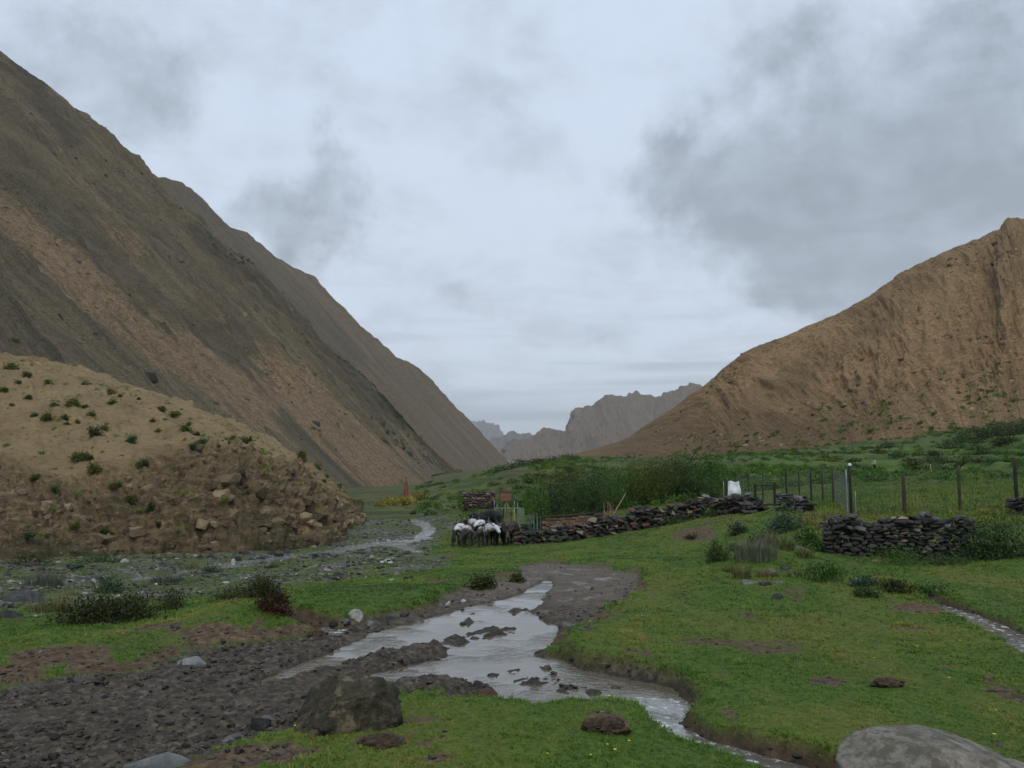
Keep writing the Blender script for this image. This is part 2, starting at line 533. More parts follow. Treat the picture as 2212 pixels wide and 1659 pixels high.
def heights(x, y, m=None):
    if m is None:
        m = masks(x, y)
    h0 = H0(x, y)
    h = h0.copy()
    fade = sstep(1.0, 5.0, y)
    for (g, r, hh) in MOUNDS:
        q = ((x - g[0]) ** 2 + (y - g[1]) ** 2) / (r * r)
        h += hh * np.exp(-q) * (1 - 0.9 * m['mud'])
    grass = (1 - m['mud']) * (1 - m['gravel'])
    sc_ = np.clip(y / 25.0, 0.5, 3.0)
    h += grass * (0.035 * fbm(x * 2.2, y * 2.2, 4) + 0.075 * fbm(x * 0.7 + 3, y * 0.7, 4, 0.55) * sc_) * fade
    h += grass * (1 - m['soil']) * 0.03 * sstep(0.0, 0.35, m['sroad'])
    h += m['soil'] * 0.02 * m['n2']
    # the grass bank edges stand a little proud of the mud
    h -= 0.075 * sstep(0.12, -0.10, m['sroad'])
    rough = 0.050 * fbm(x * 5.0, y * 5.0, 4, 0.62) + 0.035 * fbm(x * 13, y * 13, 2) + 0.035 * fbm(x * 1.3, y * 1.3, 2)
    lane = y * 0.93 - x * 0.37                      # across the track on the left
    rough += 0.055 * fbm(lane * 1.7 + 0.3 * m['n1'], x * 0.22, 3) * sstep(4.0, -1.0, x)
    # wheel ruts run along the track
    h += m['mud'] * (rough * (0.35 + 0.65 * sstep(19, 13, y)) + 0.02)
    carve = sstep(0.10, -0.16, m['spond'])
    h -= carve * 0.125
    h += carve * 0.050 * fbm(x * 2.6 + 0.9 * y, y * 1.0 - 0.5 * x, 5, 0.66, ridged=True)
    for dl in DEEP:
        sdp = np.full(x.shape, 9.0)
        nr = y < 20
        sdp[nr] = sd_line(x[nr], y[nr], *dl)
        h -= 0.075 * sstep(0.10, -0.10, sdp)
    for (c, r, hh) in ISLES:
        q = ((x - c[0]) ** 2 + ((y - c[1]) * 0.55) ** 2) / (r * r)
        h += (hh + 0.03) * np.exp(-q) * np.clip(0.9 + 1.6 * m['n2'], 0, 2)
    h -= 0.16 * sstep(0.10, -0.10, m['sstream'])
    h += m['gravel'] * (0.10 * fbm(x * 1.1, y * 1.1, 4) + 0.06 * fbm(x * 4, y * 4, 2))
    h -= 0.35 * sstep(0.5, -0.5, m['sriver'])
    # stepped fields on the right
    ter = sstep(14, 26, x) * sstep(62, 78, y) * sstep(210, 150, y)
    step = 1.0
    zz = (h - CZ) + 0.35 * fbm(x * 0.05, y * 0.05, 2)
    k = zz / step
    fr = k - np.floor(k)
    q = (np.floor(k) + sstep(0.62, 0.95, fr)) * step
    h += ter * 0.8 * (q - zz)
    h += ter * 0.22 * fbm(x * 0.35, y * 0.35, 3)
    far = sstep(60, 130, y)
    h += far * 0.35 * fbm(x * 0.12, y * 0.12, 4)
    return h


def hz(x, y):
    return float(heights(np.array([float(x)]), np.array([float(y)]))[0])


def water_level(x, y):
    return H0(x, y)


# ----------------------------------------------------------------- object helpers
def tag(o, label=None, cat=None, group=None, kind=None):
    if label:
        o['label'] = label
    if cat:
        o['category'] = cat
    if group:
        o['group'] = group
    if kind:
        o['kind'] = kind
    return o


def link(o, parent=None):
    COL.objects.link(o)
    if parent is not None:
        o.parent = parent
    return o


def empty(name, loc, rz=0.0):
    o = bpy.data.objects.new(name, None)
    o.empty_display_size = 0.2
    o.location = loc
    o.rotation_euler = (0, 0, rz)
    return link(o)


def mesh_from(name, v, f, mat=None, smooth=False):
    me = bpy.data.meshes.new(name)
    me.from_pydata(v, [], f)
    if mat is not None:
        me.materials.append(mat)
    if smooth:
        me.polygons.foreach_set('use_smooth', [True] * len(me.polygons))
    me.update()
    return me


def np_mesh(name, co, quads, mat=None, smooth=True):
    """mesh from numpy arrays: co (n,3), quads (m,4) or tris (m,3)"""
    me = bpy.data.meshes.new(name)
    k = quads.shape[1]
    me.vertices.add(len(co))
    me.vertices.foreach_set('co', np.ascontiguousarray(co, np.float32).ravel())
    me.loops.add(quads.size)
    me.loops.foreach_set('vertex_index', np.ascontiguousarray(quads, np.int32).ravel())
    me.polygons.add(len(quads))
    me.polygons.foreach_set('loop_start', np.arange(0, quads.size, k, dtype=np.int32))
    me.polygons.foreach_set('loop_total', np.full(len(quads), k, np.int32))
    me.polygons.foreach_set('use_smooth', np.full(len(quads), smooth, bool))
    if mat is not None:
        me.materials.append(mat)
    me.update(calc_edges=True)
    return me


def col_attr(me, name, arr):
    a = me.attributes.new(name, 'FLOAT_COLOR', 'POINT')
    full = np.ones((len(arr), 4), np.float32)
    full[:, :arr.shape[1]] = arr
    a.data.foreach_set('color', full.ravel())


def obj(name, me, parent=None, loc=(0, 0, 0), rot=(0, 0, 0), scale=(1, 1, 1)):
    o = bpy.data.objects.new(name, me)
    o.location = loc
    o.rotation_euler = rot
    o.scale = scale
    return link(o, parent)


# ----------------------------------------------------------------- materials
def mat_ground():
    m, t, b = material('meadow_ground')
    geo = t.new('ShaderNodeNewGeometry')
    p = geo.outputs['Position']
    k = t.sep(t.attr('zone'))
    mud, soil, grav = k[0], k[1], k[2]
    k2 = t.sep(t.attr('zone2'))
    dry, wet, fld = k2[0], k2[1], k2[2]
    nz = t.sepxyz(geo.outputs['Normal'])[2]
    nf = t.noise(p, 22.0, 5.0, 0.65)
    nm = t.noise(p, 3.0, 5.0, 0.6)
    nl = t.noise(p, 0.35, 4.0, 0.6)
    g1 = t.ramp(nf, [(0.28, (0.024, 0.044, 0.006)), (0.5, (0.054, 0.098, 0.013)), (0.75, (0.100, 0.150, 0.024))])
    g2 = t.ramp(nf, [(0.28, (0.044, 0.048, 0.012)), (0.5, (0.098, 0.118, 0.022)), (0.75, (0.15, 0.155, 0.038))])
    grass = t.mix(t.math('MULTIPLY', t.math('ADD', dry, t.math('MULTIPLY', t.math('SUBTRACT', nm, 0.5), 1.2)), 0.75, clamp=True), g1, g2)
    grass = t.mix(t.math('MULTIPLY', t.step(nl, 0.5, 0.7), 0.35), grass, (0.085, 0.080, 0.032))
    yy = t.sepxyz(p)[1]
    nL = t.noise(p, 0.075, 5.0, 0.65, 0.4)
    nB = t.noise(t.vmath('MULTIPLY', p, (0.06, 0.22, 0.6)), 1.0, 5.0, 0.65, 0.5)
    farb = t.step(yy, 45.0, 85.0)
    grass = t.mix(t.math('MULTIPLY', farb, t.step(nL, 0.42, 0.56, 0.0, 0.8)), grass, t.mix(nf, (0.052, 0.050, 0.022), (0.115, 0.098, 0.050)))
    grass = t.mix(t.math('MULTIPLY', farb, t.step(nB, 0.46, 0.55, 0.0, 0.85)), grass, (0.034, 0.042, 0.018))
    grass = t.mix(fld, grass, t.mix(nm, (0.045, 0.11, 0.018), (0.085, 0.16, 0.03)))
    s1 = t.ramp(t.noise(p, 9.0, 5.0, 0.7), [(0.3, (0.034, 0.024, 0.015)), (0.52, (0.092, 0.064, 0.040)), (0.75, (0.175, 0.130, 0.084))])
    steep = t.step(nz, 0.93, 0.78)
    c = t.mix(t.math('MULTIPLY', steep, 0.55), grass, s1)
    c = t.mix(t.step(t.math('ADD', soil, t.math('MULTIPLY', t.math('SUBTRACT', nm, 0.5), 0.7)), 0.3, 0.62), c, s1)
    cellc = t.sep(t.voro(p, 7.0, out='Color'))[0]
    gr = t.ramp(cellc, [(0.0, (0.030, 0.029, 0.027)), (0.6, (0.090, 0.088, 0.080)), (0.9, (0.18, 0.172, 0.155)), (1.0, (0.32, 0.31, 0.29))])
    gr = t.mix(t.step(nl, 0.40, 0.56, 0.0, 0.85), gr, t.mix(0.45, g1, (0.07, 0.072, 0.04)))
    c = t.mix(t.step(t.math('ADD', grav, t.math('MULTIPLY', t.math('SUBTRACT', nm, 0.5), 0.8)), 0.35, 0.6), c, gr)
    md = t.ramp(t.noise(p, 11.0, 7.0, 0.72), [(0.33, (0.009, 0.007, 0.005)), (0.5, (0.042, 0.034, 0.024)), (0.68, (0.135, 0.114, 0.084))])
    md = t.mix(t.step(nm, 0.5, 0.72, 0, 0.55), md, (0.088, 0.070, 0.046))
    md = t.mix(t.math('MULTIPLY', t.step(yy, 11.0, 17.0), t.step(nm, 0.35, 0.6, 0.3, 0.8)), md, t.mix(nf, (0.075, 0.062, 0.046), (0.17, 0.145, 0.115)))
    c = t.mix(mud, c, md)
    c = t.mix(t.math('MULTIPLY', wet, 0.45), c, (0.02, 0.017, 0.013))
    t.put(b.inputs['Base Color'], c)
    rough = t.mix(mud, (0.92, 0.92, 0.92), t.mix(t.step(t.noise(p, 1.6, 5.0, 0.6), 0.32, 0.46), (0.25, 0.25, 0.25), (0.85, 0.85, 0.85)))
    t.put(b.inputs['Specular IOR Level'], t.math('MULTIPLY_ADD', mud, 0.15, 0.2))
    t.put(b.inputs['Roughness'], t.sep(rough)[0])
    hgt = t.math('ADD', nf, t.math('MULTIPLY', t.noise(p, 60.0, 3.0, 0.6), 0.5))
    t.put(b.inputs['Normal'], t.bump(hgt, 0.55, 0.035))
    return m


def mat_water(name, ripple=14.0, strength=0.12, tint=(0.055, 0.052, 0.045), foam=0.0):
    m, t, b = material(name)
    geo = t.new('ShaderNodeNewGeometry')
    p = geo.outputs['Position']
    b.inputs['Roughness'].default_value = 0.06
    b.inputs['IOR'].default_value = 1.33
    b.inputs['Specular IOR Level'].default_value = 1.0
    n = t.noise(p, ripple, 4.0, 0.55, 0.4)
    calm = t.step(t.noise(p, 0.9, 2.0), 0.42, 0.62)
    c = t.mix(t.noise(p, 5.0, 4.0), tint, tuple(q * 2.0 for q in tint))
    if foam > 0:
        fm = t.step(t.noise(p, 11.0, 5.0, 0.65, 0.5), 0.60 - foam * 0.2, 0.72)
        c = t.mix(fm, c, (0.62, 0.64, 0.66))
        t.put(b.inputs['Roughness'], t.math('MULTIPLY_ADD', fm, 0.5, 0.06))
    t.put(b.inputs['Base Color'], c)
    h = t.math('MULTIPLY', n, calm)
    t.put(b.inputs['Normal'], t.bump(h, strength, 0.05))
    return m


def mat_rock(name, dark, mid, light, scale=1.0, moss=None, patch=None, objspace=True, rough=0.85, bump=0.5, bdist=0.04, vary=True):
    m, t, b = material(name)
    tc = t.new('ShaderNodeTexCoord')
    oi = t.new('ShaderNodeObjectInfo')
    p = tc.outputs['Object'] if objspace else t.new('ShaderNodeNewGeometry').outputs['Position']
    if objspace:
        p = t.vmath('ADD', p, t.vmath('SCALE', (31.0, 17.0, 9.0), scale=oi.outputs['Random']))
    n = t.noise(p, 4.0 * scale, 7.0, 0.68, 0.2)
    n2 = t.noise(p, 30.0 * scale, 4.0, 0.7)
    c = t.ramp(t.math('MULTIPLY_ADD', t.math('SUBTRACT', n2, 0.5), 0.5, n), [(0.28, dark), (0.5, mid), (0.76, light)])
    if moss is not None:
        nn = t.sepxyz(t.new('ShaderNodeNewGeometry').outputs['Normal'])[2]
        f = t.math('MULTIPLY', t.step(t.noise(p, 5.0 * scale, 5.0, 0.65), 0.44, 0.60), t.step(nn, -0.2, 0.7))
        c = t.mix(f, c, moss)
    if patch is not None:
        f = t.step(t.noise(p, 1.5 * scale, 6.0, 0.7, 0.2), 0.56, 0.64, 0.0, 0.8)
        c = t.mix(f, c, patch)
    # each stone of a wall has its own tone
    if vary:
        vr = t.math('MULTIPLY_ADD', oi.outputs['Random'], 0.9, 0.55)
        c = t.mix(1.0, c, t.xyz(vr, vr, vr), 'MULTIPLY')
    t.put(b.inputs['Base Color'], c)
    b.inputs['Roughness'].default_value = rough
    t.put(b.inputs['Normal'], t.bump(t.math('ADD', n, t.math('MULTIPLY', n2, 0.4)), bump, bdist))
    return m


def mat_plain(name, c1, c2, scale=8.0, rough=0.8, bump=0.3, bdist=0.01, stretch=(1, 1, 1), metallic=0.0):
    m, t, b = material(name)
    tc = t.new('ShaderNodeTexCoord')
    p = t.vmath('MULTIPLY', tc.outputs['Object'], stretch)
    n = t.noise(p, scale, 5.0, 0.65)
    t.put(b.inputs['Base Color'], t.mix(t.step(n, 0.3, 0.7), c1, c2))
    b.inputs['Roughness'].default_value = rough
    b.inputs['Metallic'].default_value = metallic
    t.put(b.inputs['Normal'], t.bump(n, bump, bdist))
    return m


def mat_leaf(name, c1, c2, c3, trans=0.25):
    """foliage: tone varies from leaf clump to leaf clump and from plant to plant"""
    m, t, b = material(name)
    oi = t.new('ShaderNodeObjectInfo')
    at = t.attr('tone', out='Fac')
    f = t.math('ADD', at, t.math('MULTIPLY', t.math('SUBTRACT', oi.outputs['Random'], 0.5), 0.3))
    c = t.ramp(f, [(0.05, c1), (0.5, c2), (0.95, c3)])
    t.put(b.inputs['Base Color'], c)
    b.inputs['Roughness'].default_value = 0.6
    tr = t.new('ShaderNodeBsdfTranslucent')
    t.put(tr.inputs[0], c)
    mx = t.new('ShaderNodeMixShader')
    mx.inputs[0].default_value = trans
    t.l.new(b.outputs[0], mx.inputs[1])
    t.l.new(tr.outputs[0], mx.inputs[2])
    t.l.new(mx.outputs[0], m.node_tree.nodes['Material Output'].inputs['Surface'])
    return m


def mat_turf():
    m, t, b = material('turf_blades')
    f = t.attr('tint', 'INSTANCER', 'Fac')
    oi = t.new('ShaderNodeObjectInfo')
    f = t.math('ADD', f, t.math('MULTIPLY', t.math('SUBTRACT', oi.outputs['Random'], 0.5), 0.30))
    c = t.ramp(f, [(0.0, (0.020, 0.056, 0.006)), (0.30, (0.054, 0.134, 0.012)), (0.58, (0.125, 0.188, 0.022)), (0.80, (0.190, 0.175, 0.038)), (1.0, (0.20, 0.135, 0.065))])
    t.put(b.inputs['Base Color'], c)
    b.inputs['Roughness'].default_value = 0.65
    return m


M_GROUND = mat_ground()
M_POND = mat_water('pond_water', 10.0, 0.50, (0.075, 0.066, 0.050))
M_STREAM = mat_water('stream_water', 12.0, 0.5, (0.07, 0.068, 0.06), foam=0.5)
M_RIVER = mat_water('river_water', 3.0, 0.5, (0.10, 0.105, 0.105), foam=0.55)
M_TURF = mat_turf()


# ----------------------------------------------------------------- ground sheet
def fan_axes():
    c = np.arange(-0.80, 0.8001, 0.0042)
    out = [0.80]
    st = 0.0042
    while out[-1] < 2.2:
        st *= 1.14
        out.append(out[-1] + st)
    out = np.array(out[1:])
    a = np.concatenate([-out[::-1], c, out])
    b1 = np.arange(math.log(CC + 0.2), math.log(CC + 3.5), 0.02)
    b2 = np.arange(math.log(CC + 3.5), math.log(CC + 32), 0.0050)
    b3 = np.arange(math.log(CC + 32), math.log(CC + 130), 0.009)
    b4 = np.arange(math.log(CC + 130), math.log(CC + 1200), 0.03)
    return a, np.concatenate([b1, b2, b3, b4])


def build_ground():
    a, b = fan_axes()
    A, B = np.meshgrid(a, b)
    Y = np.exp(B) - CC
    X = A * (Y + CC)
    nr, nc = A.shape
    x, y = X.ravel(), Y.ravel()
    m = masks(x, y)
    z = heights(x, y, m)
    idx = np.arange(nr * nc).reshape(nr, nc)
    q = np.stack([idx[:-1, :-1], idx[:-1, 1:], idx[1:, 1:], idx[1:, :-1]], -1).reshape(-1, 4)
    co = np.stack([x, y, z], 1)
    lvl = H0(x, y)
    wl_p = lvl - 0.095
    wl_s = lvl - 0.065
    wl_r = lvl - 0.17
    wet = np.maximum(sstep(0.10, -0.02, m['spond']), sstep(0.10, 0.0, m['sstream']))
    fld = sstep(25, 40, x) * sstep(80, 88, y) * sstep(108, 100, y) * 0.9
    fld = np.maximum(fld, sstep(28, 40, x) * sstep(98, 112, y) * sstep(150, 140, y) * 0.35)
    z1 = np.stack([m['mud'], m['soil'], m['gravel']], 1)
    z2 = np.stack([m['dry'], wet, fld], 1)
    fm = m['mud'][q].mean(1)
    fg = m['gravel'][q].mean(1)
    sel = {'dirt_track': fm > 0.5}
    sel['riverbed'] = (fg > 0.5) & ~sel['dirt_track']
    sel['ground'] = ~(sel['dirt_track'] | sel['riverbed'])
    lab = {'dirt_track': 'wet dark muddy dirt track curving through the grass', 'riverbed': 'grey stony riverbed below the brown cliff',
           'ground': 'green grazed valley floor and stepped fields'}
    for nm, s in sel.items():
        f = q[s]
        u, inv = np.unique(f.ravel(), return_inverse=True)
        me = np_mesh(nm, co[u], inv.reshape(-1, 4), M_GROUND)
        col_attr(me, 'zone', z1[u])
        col_attr(me, 'zone2', z2[u])
        tag(obj(nm, me), lab[nm], None, None, 'structure')

    def sheet(nm, sdist, lev, lim, mat, label):
        s = (sdist[q].min(1) < lim)
        f = q[s]
        u, inv = np.unique(f.ravel(), return_inverse=True)
        c = co[u].copy()
        c[:, 2] = lev[u]
        tag(obj(nm, np_mesh(nm, c, inv.reshape(-1, 4), mat)), label, None, None, 'structure')
    sheet('puddle_water', m['spond'], wl_p, 0.12, M_POND, 'shallow grey water flooding the muddy track')
    sheet('stream_water', m['sstream'], wl_s, 0.10, M_STREAM, 'narrow stream running through the grass')
    sheet('river_water', m['sriver'], wl_r, 0.6, M_RIVER, 'braided grey river in the stony bed')


build_ground()


# ----------------------------------------------------------------- hills and mountains
def interp_curve(pts, n):
    pts = np.array(pts, float)
    seg = np.linalg.norm(np.diff(pts, axis=0), axis=1)
    tt = np.concatenate([[0], np.cumsum(np.sqrt(seg))])
    tt /= tt[-1]
    s = np.linspace(0, 1, n)
    return np.stack([np.interp(s, tt, pts[:, i]) for i in range(3)], 1)


def curve_param(pts, s):
    """Catmull-Rom through matched stations (every curve of a hill has the same count)"""
    pts = np.array(pts, float)
    n = len(pts)
    f = np.clip(s, 0, 1) * (n - 1)
    i = np.minimum(f.astype(int), n - 2)
    t = (f - i)[:, None]
    p0 = pts[np.maximum(i - 1, 0)]
    p1 = pts[i]
    p2 = pts[i + 1]
    p3 = pts[np.minimum(i + 2, n - 1)]
    m1, m2 = (p2 - p0) * 0.5, (p3 - p1) * 0.5
    return (2 * t ** 3 - 3 * t ** 2 + 1) * p1 + (t ** 3 - 2 * t ** 2 + t) * m1 + (-2 * t ** 3 + 3 * t ** 2) * p2 + (t ** 3 - t ** 2) * m2


def loft(rows, ns, nts):
    """grid between matched curves; returns (nT, nS, 3), row coordinate, length coordinate"""
    s = np.linspace(0, 1, ns)
    cur = [curve_param(r, s) for r in rows]
    out, tv = [], []
    for k in range(len(cur) - 1):
        n = nts[k]
        for j in range(n):
            f = j / n
            out.append(cur[k] * (1 - f) + cur[k + 1] * f)
            tv.append(k + f)
    out.append(cur[-1])
    tv.append(len(cur) - 1)
    return np.array(out), np.array(tv), s


def grid_normals(g):
    du = np.gradient(g, axis=1)
    dv = np.gradient(g, axis=0)
    n = np.cross(du, dv)
    n /= np.linalg.norm(n, axis=2, keepdims=True) + 1e-9
    return n


def grid_mesh(name, g, mat, zone=None, zone2=None):
    g[..., 2] = np.clip(g[..., 2], -44.0, 552.0)
    nt, ns = g.shape[:2]
    idx = np.arange(nt * ns).reshape(nt, ns)
    q = np.stack([idx[:-1, :-1], idx[:-1, 1:], idx[1:, 1:], idx[1:, :-1]], -1).reshape(-1, 4)
    me = np_mesh(name, g.reshape(-1, 3), q, mat)
    if zone is not None:
        col_attr(me, 'zone', zone.reshape(-1, zone.shape[-1]))
    if zone2 is not None:
        col_attr(me, 'st', zone2.reshape(-1, zone2.shape[-1]))
    return me


def mat_slope(name, cols, tan, dark, red, streak=1.0, fine=1.0, speck=0.5, speckcol=(0.03, 0.035, 0.015)):
    """hillside: 'zone' = (tan rock, dark scree, bare earth), 'st' = (along, down, 0) in metres"""
    m, t, b = material(name)
    k = t.sep(t.attr('zone'))
    st = t.attr('st', out='Vector')
    p = t.new('ShaderNodeNewGeometry').outputs['Position']
    s1 = t.noise(t.vmath('MULTIPLY', st, (0.085 * streak, 0.0065 * streak, 1.0)), 1.0, 6.0, 0.62, 0.25)
    s2 = t.noise(t.vmath('MULTIPLY', st, (0.35 * streak, 0.022 * streak, 1.0)), 1.0, 5.0, 0.65, 0.2)
    n1 = t.noise(p, 0.05 * fine, 6.0, 0.65)
    n2 = t.noise(p, 0.45 * fine, 6.0, 0.7)
    s3 = t.noise(t.vmath('MULTIPLY', st, (1.3 * streak, 0.07 * streak, 1.0)), 1.0, 5.0, 0.7, 0.3)
    f = t.math('ADD', t.math('MULTIPLY', s1, 0.34), t.math('ADD', t.math('MULTIPLY', s2, 0.26), t.math('ADD', t.math('MULTIPLY', n2, 0.2), t.math('MULTIPLY', s3, 0.2))))
    c = t.ramp(f, [(0.38, cols[0]), (0.47, cols[1]), (0.55, cols[2]), (0.64, cols[3])])
    tanf = t.step(t.math('ADD', k[0], t.math('MULTIPLY', t.math('SUBTRACT', t.math('ADD', t.math('MULTIPLY', s2, 0.4), t.math('ADD', t.math('MULTIPLY', n1, 0.3), t.math('MULTIPLY', s3, 0.3))), 0.5), 2.6)), 0.25, 0.75)
    tc = t.mix(t.step(n2, 0.3, 0.7), tuple(q * 0.62 for q in tan), tuple(q * 1.2 for q in tan))
    c = t.mix(t.math('MULTIPLY', tanf, 0.78), c, tc)
    df = t.step(t.math('ADD', k[1], t.math('MULTIPLY', t.math('SUBTRACT', t.math('ADD', t.math('MULTIPLY', s2, 0.5), t.math('MULTIPLY', s3, 0.5)), 0.5), 2.2)), 0.25, 0.75)
    c = t.mix(t.math('MULTIPLY', df, 0.66), c, dark)
    rf = t.step(t.math('ADD', k[2], t.math('MULTIPLY', t.math('SUBTRACT', n2, 0.5), 0.9)), 0.35, 0.65)
    c = t.mix(t.math('MULTIPLY', rf, 0.85), c, red)
    # low dark scrub dotted over the slope
    v = t.voro(p, 0.42 * fine)
    on = t.step(t.noise(p, 0.03 * fine, 3.0), 0.46, 0.62)
    sp = t.math('MULTIPLY', t.step(v, 0.30, 0.16), t.math('MULTIPLY', on, speck))
    c = t.mix(sp, c, speckcol)
    c = t.mix(1.0, c, t.ramp(t.noise(p, 1.6 * fine, 4.0, 0.7), [(0.30, (0.58, 0.57, 0.55)), (0.5, (1.0, 1.0, 1.0)), (0.72, (1.38, 1.36, 1.32))]), 'MULTIPLY')
    t.put(b.inputs['Base Color'], c)
    b.inputs['Roughness'].default_value = 0.95
    b.inputs['Specular IOR Level'].default_value = 0.1
    h = t.math('ADD', t.math('MULTIPLY_ADD', s3, 0.5, t.math('MULTIPLY', s2, 1.2)), t.math('ADD', n2, t.math('MULTIPLY', t.noise(p, 1.8 * fine, 5.0, 0.7), 0.6)))
    t.put(b.inputs['Normal'], t.bump(h, 0.85, 2.4 / fine))
    return m


def px_band(U, V, line, half):
    """1 on a photo polyline, 0 beyond half width (rock bands surveyed from the photo, baked on the slope)"""
    d = sd_line(U, V, np.array(line, float), [half] * len(line))
    return sstep(half * 0.6, -half * 0.6, d)


HG = {}


def build_left_mountain():
    X, Z0 = -50.0, -11.0
    ridge = [(-2600, -1700, 170), (-1400, -850, 250), (-600, -350, 330), (-250, -85, 380), (0, 108, 420), (60, 152, 430), (105, 184, 438), (180, 254, 455), (260, 328, 485), (330, 388, 520),
             (430, 478, 545), (540, 578, 562), (620, 655, 575), (700, 745, 590), (780, 820, 600), (850, 885, 610), (930, 965, 618), (1000, 1032, 624)]
    ridge = np.array([P(*r) for r in ridge])
    ridge = np.concatenate([[[-300, 30, 250]], [[-310, 90, 260]], ridge])
    foot = []
    for r in ridge:
        fx = X + 6.0 * math.sin(r[1] * 0.02)
        foot.append((min(fx, r[0] + 400) if r[2] > 5 else r[0] + 3, r[1] + 12, Z0 + CZ - 3))
    foot = np.array(foot)
    back = ridge + np.array([[-120, 40, -70]])
    back2 = ridge + np.array([[-420, 120, -330]])
    g, tv, s = loft([foot, ridge, back, back2], 520, [260, 10, 6])
    along = g[..., 1].copy()
    down = np.repeat(tv[:, None], g.shape[1], 1) * 300.0
    n = grid_normals(g)
    t = np.repeat(tv[:, None], g.shape[1], 1)
    f_foot = sstep(0.0, 0.10, t)
    amp = f_foot * np.clip((g[..., 2] + 10) / 60.0, 0.15, 1.0)
    gul = fbm(along * 0.018, down * 0.0035, 4, 0.55, ridged=True)
    gul2 = fbm(along * 0.07 + 9, down * 0.012, 4, 0.55, ridged=True)
    rk = fbm(along * 0.05, g[..., 2] * 0.06, 5, 0.6)
    disp = amp * (9.0 * (gul - 0.3) + 5.0 * (gul2 - 0.3) + 2.0 * (fbm(along * 0.20 + 5, down * 0.03, 4, 0.55, ridged=True) - 0.3) + 3.5 * rk + 1.2 * fbm(along * 0.3, g[..., 2] * 0.25, 4, 0.6))
    # profile: a little concave, and a knobbly crest
    crest = sstep(0.80, 1.0, t) * sstep(1.3, 1.0, t)
    disp = disp * (1 - 0.65 * crest) - crest * 2.0
    disp += crest * 2.5 * fbm(along * 0.11 + 3, down * 0.02, 4, 0.6)
    g = g + n * disp[..., None] * np.where(n[..., 2:3] > 0, 1, -1)
    U, V = to_px(g[..., 0], g[..., 1], g[..., 2])
    nz = fbm(along * 0.05, down * 0.03, 4)
    st_ = fbm(along * 0.22 + 13, down * 0.012, 5, 0.6)
    Uw = U + 40 * nz + 46 * st_
    Vw = V + 30 * fbm(along * 0.06 + 40, down * 0.03, 4) - 40 * st_
    tan = np.maximum.reduce([px_band(Uw, Vw, [(-150, 360), (60, 510), (250, 660), (420, 790), (560, 900)], 42),
                             px_band(Uw, Vw, [(560, 780), (680, 900), (830, 1040)], 36),
                             0.8 * px_band(Uw, Vw, [(640, 800), (760, 910), (900, 1040)], 24),
                             0.5 * px_band(Uw, Vw, [(120, 330), (230, 470), (300, 560)], 30),
                             0.45 * px_band(Uw, Vw, [(760, 880), (880, 1000)], 16)])
    dark = np.maximum.reduce([px_band(Uw, Vw, [(430, 500), (600, 660), (760, 810), (860, 910)], 24),
                              px_band(U + 5 * nz, V, [(520, 820), (640, 930), (740, 1020), (800, 1075)], 11),
                              0.75 * px_band(Uw, Vw, [(0, 340), (150, 480), (330, 650), (520, 800)], 40),
                              0.9 * px_band(Uw, Vw, [(30, 150), (110, 240), (150, 290)], 30),
                              0.8 * px_band(Uw, Vw, [(700, 760), (840, 920)], 18)])
    zone = np.stack([0.80 * tan, 0.66 * dark * (1 - 0.6 * tan), 0 * tan], -1)
    stv = np.stack([along, down, 0 * down], -1)
    m = mat_slope('left_mountain_scree', [(0.090, 0.083, 0.060), (0.153, 0.134, 0.091), (0.226, 0.186, 0.120), (0.312, 0.248, 0.161)],
                  (0.358, 0.251, 0.156), (0.084, 0.082, 0.065), (0.2, 0.15, 0.1), speck=0.5)
    HG['left'] = (g, n, t, zone)
    me = grid_mesh('mountain', g, m, zone, stv)
    tag(obj('mountain', me), 'steep grey-green scree mountainside filling the left of the valley', None, None, 'structure')
    # second mountain further up the valley
    ridge = [(150, 330, 850), (250, 350, 860), (330, 381, 880), (360, 385, 885), (402, 406, 900), (450, 458, 940), (500, 492, 960), (541, 514, 1000), (625, 570, 1060), (682, 608, 1100), (740, 675, 1130),
             (800, 728, 1160), (860, 775, 1200), (912, 806, 1250), (985, 885, 1350), (1040, 944, 1450), (1085, 990, 1550), (1120, 1020, 1600)]
    ridge = np.array([P(*r) for r in ridge])
    foot = []
    for r in ridge:
        dz = r[2] - (Z0 + CZ - 12)
        foot.append((r[0] + dz / 1.03, r[1] - 0.25 * dz, Z0 + CZ - 12))
    back = ridge + np.array([[-150, 120, -110]])
    back2 = ridge + np.array([[-500, 300, -420]])
    g, tv, s = loft([np.array(foot), ridge, back, back2], 380, [170, 8, 4])
    along = g[..., 1].copy() + g[..., 0] * 0.3
    t = np.repeat(tv[:, None], g.shape[1], 1)
    down = t * 350.0
    n = grid_normals(g)
    amp = sstep(0, 0.12, t) * np.clip((g[..., 2] + 20) / 100.0, 0.1, 1.0)
    disp = amp * (9 * (fbm(along * 0.010, down * 0.003, 4, 0.55, ridged=True) - 0.3) + 4 * fbm(along * 0.04, down * 0.02, 5, 0.6))
    disp += sstep(0.85, 1.0, t) * sstep(1.4, 1.0, t) * 4 * fbm(along * 0.05, down * 0.02, 4, 0.6)
    g = g + n * disp[..., None] * np.where(n[..., 2:3] > 0, 1, -1)
    U, V = to_px(g[..., 0], g[..., 1], g[..., 2])
    zone = np.stack([0.35 + 0.3 * fbm(along * 0.01, down * 0.004, 3), 0.45 * px_band(U + 30 * fbm(along * 0.05, down * 0.02, 4), V, [(300, 360), (420, 440), (560, 560), (760, 770)], 34), 0 * t], -1)
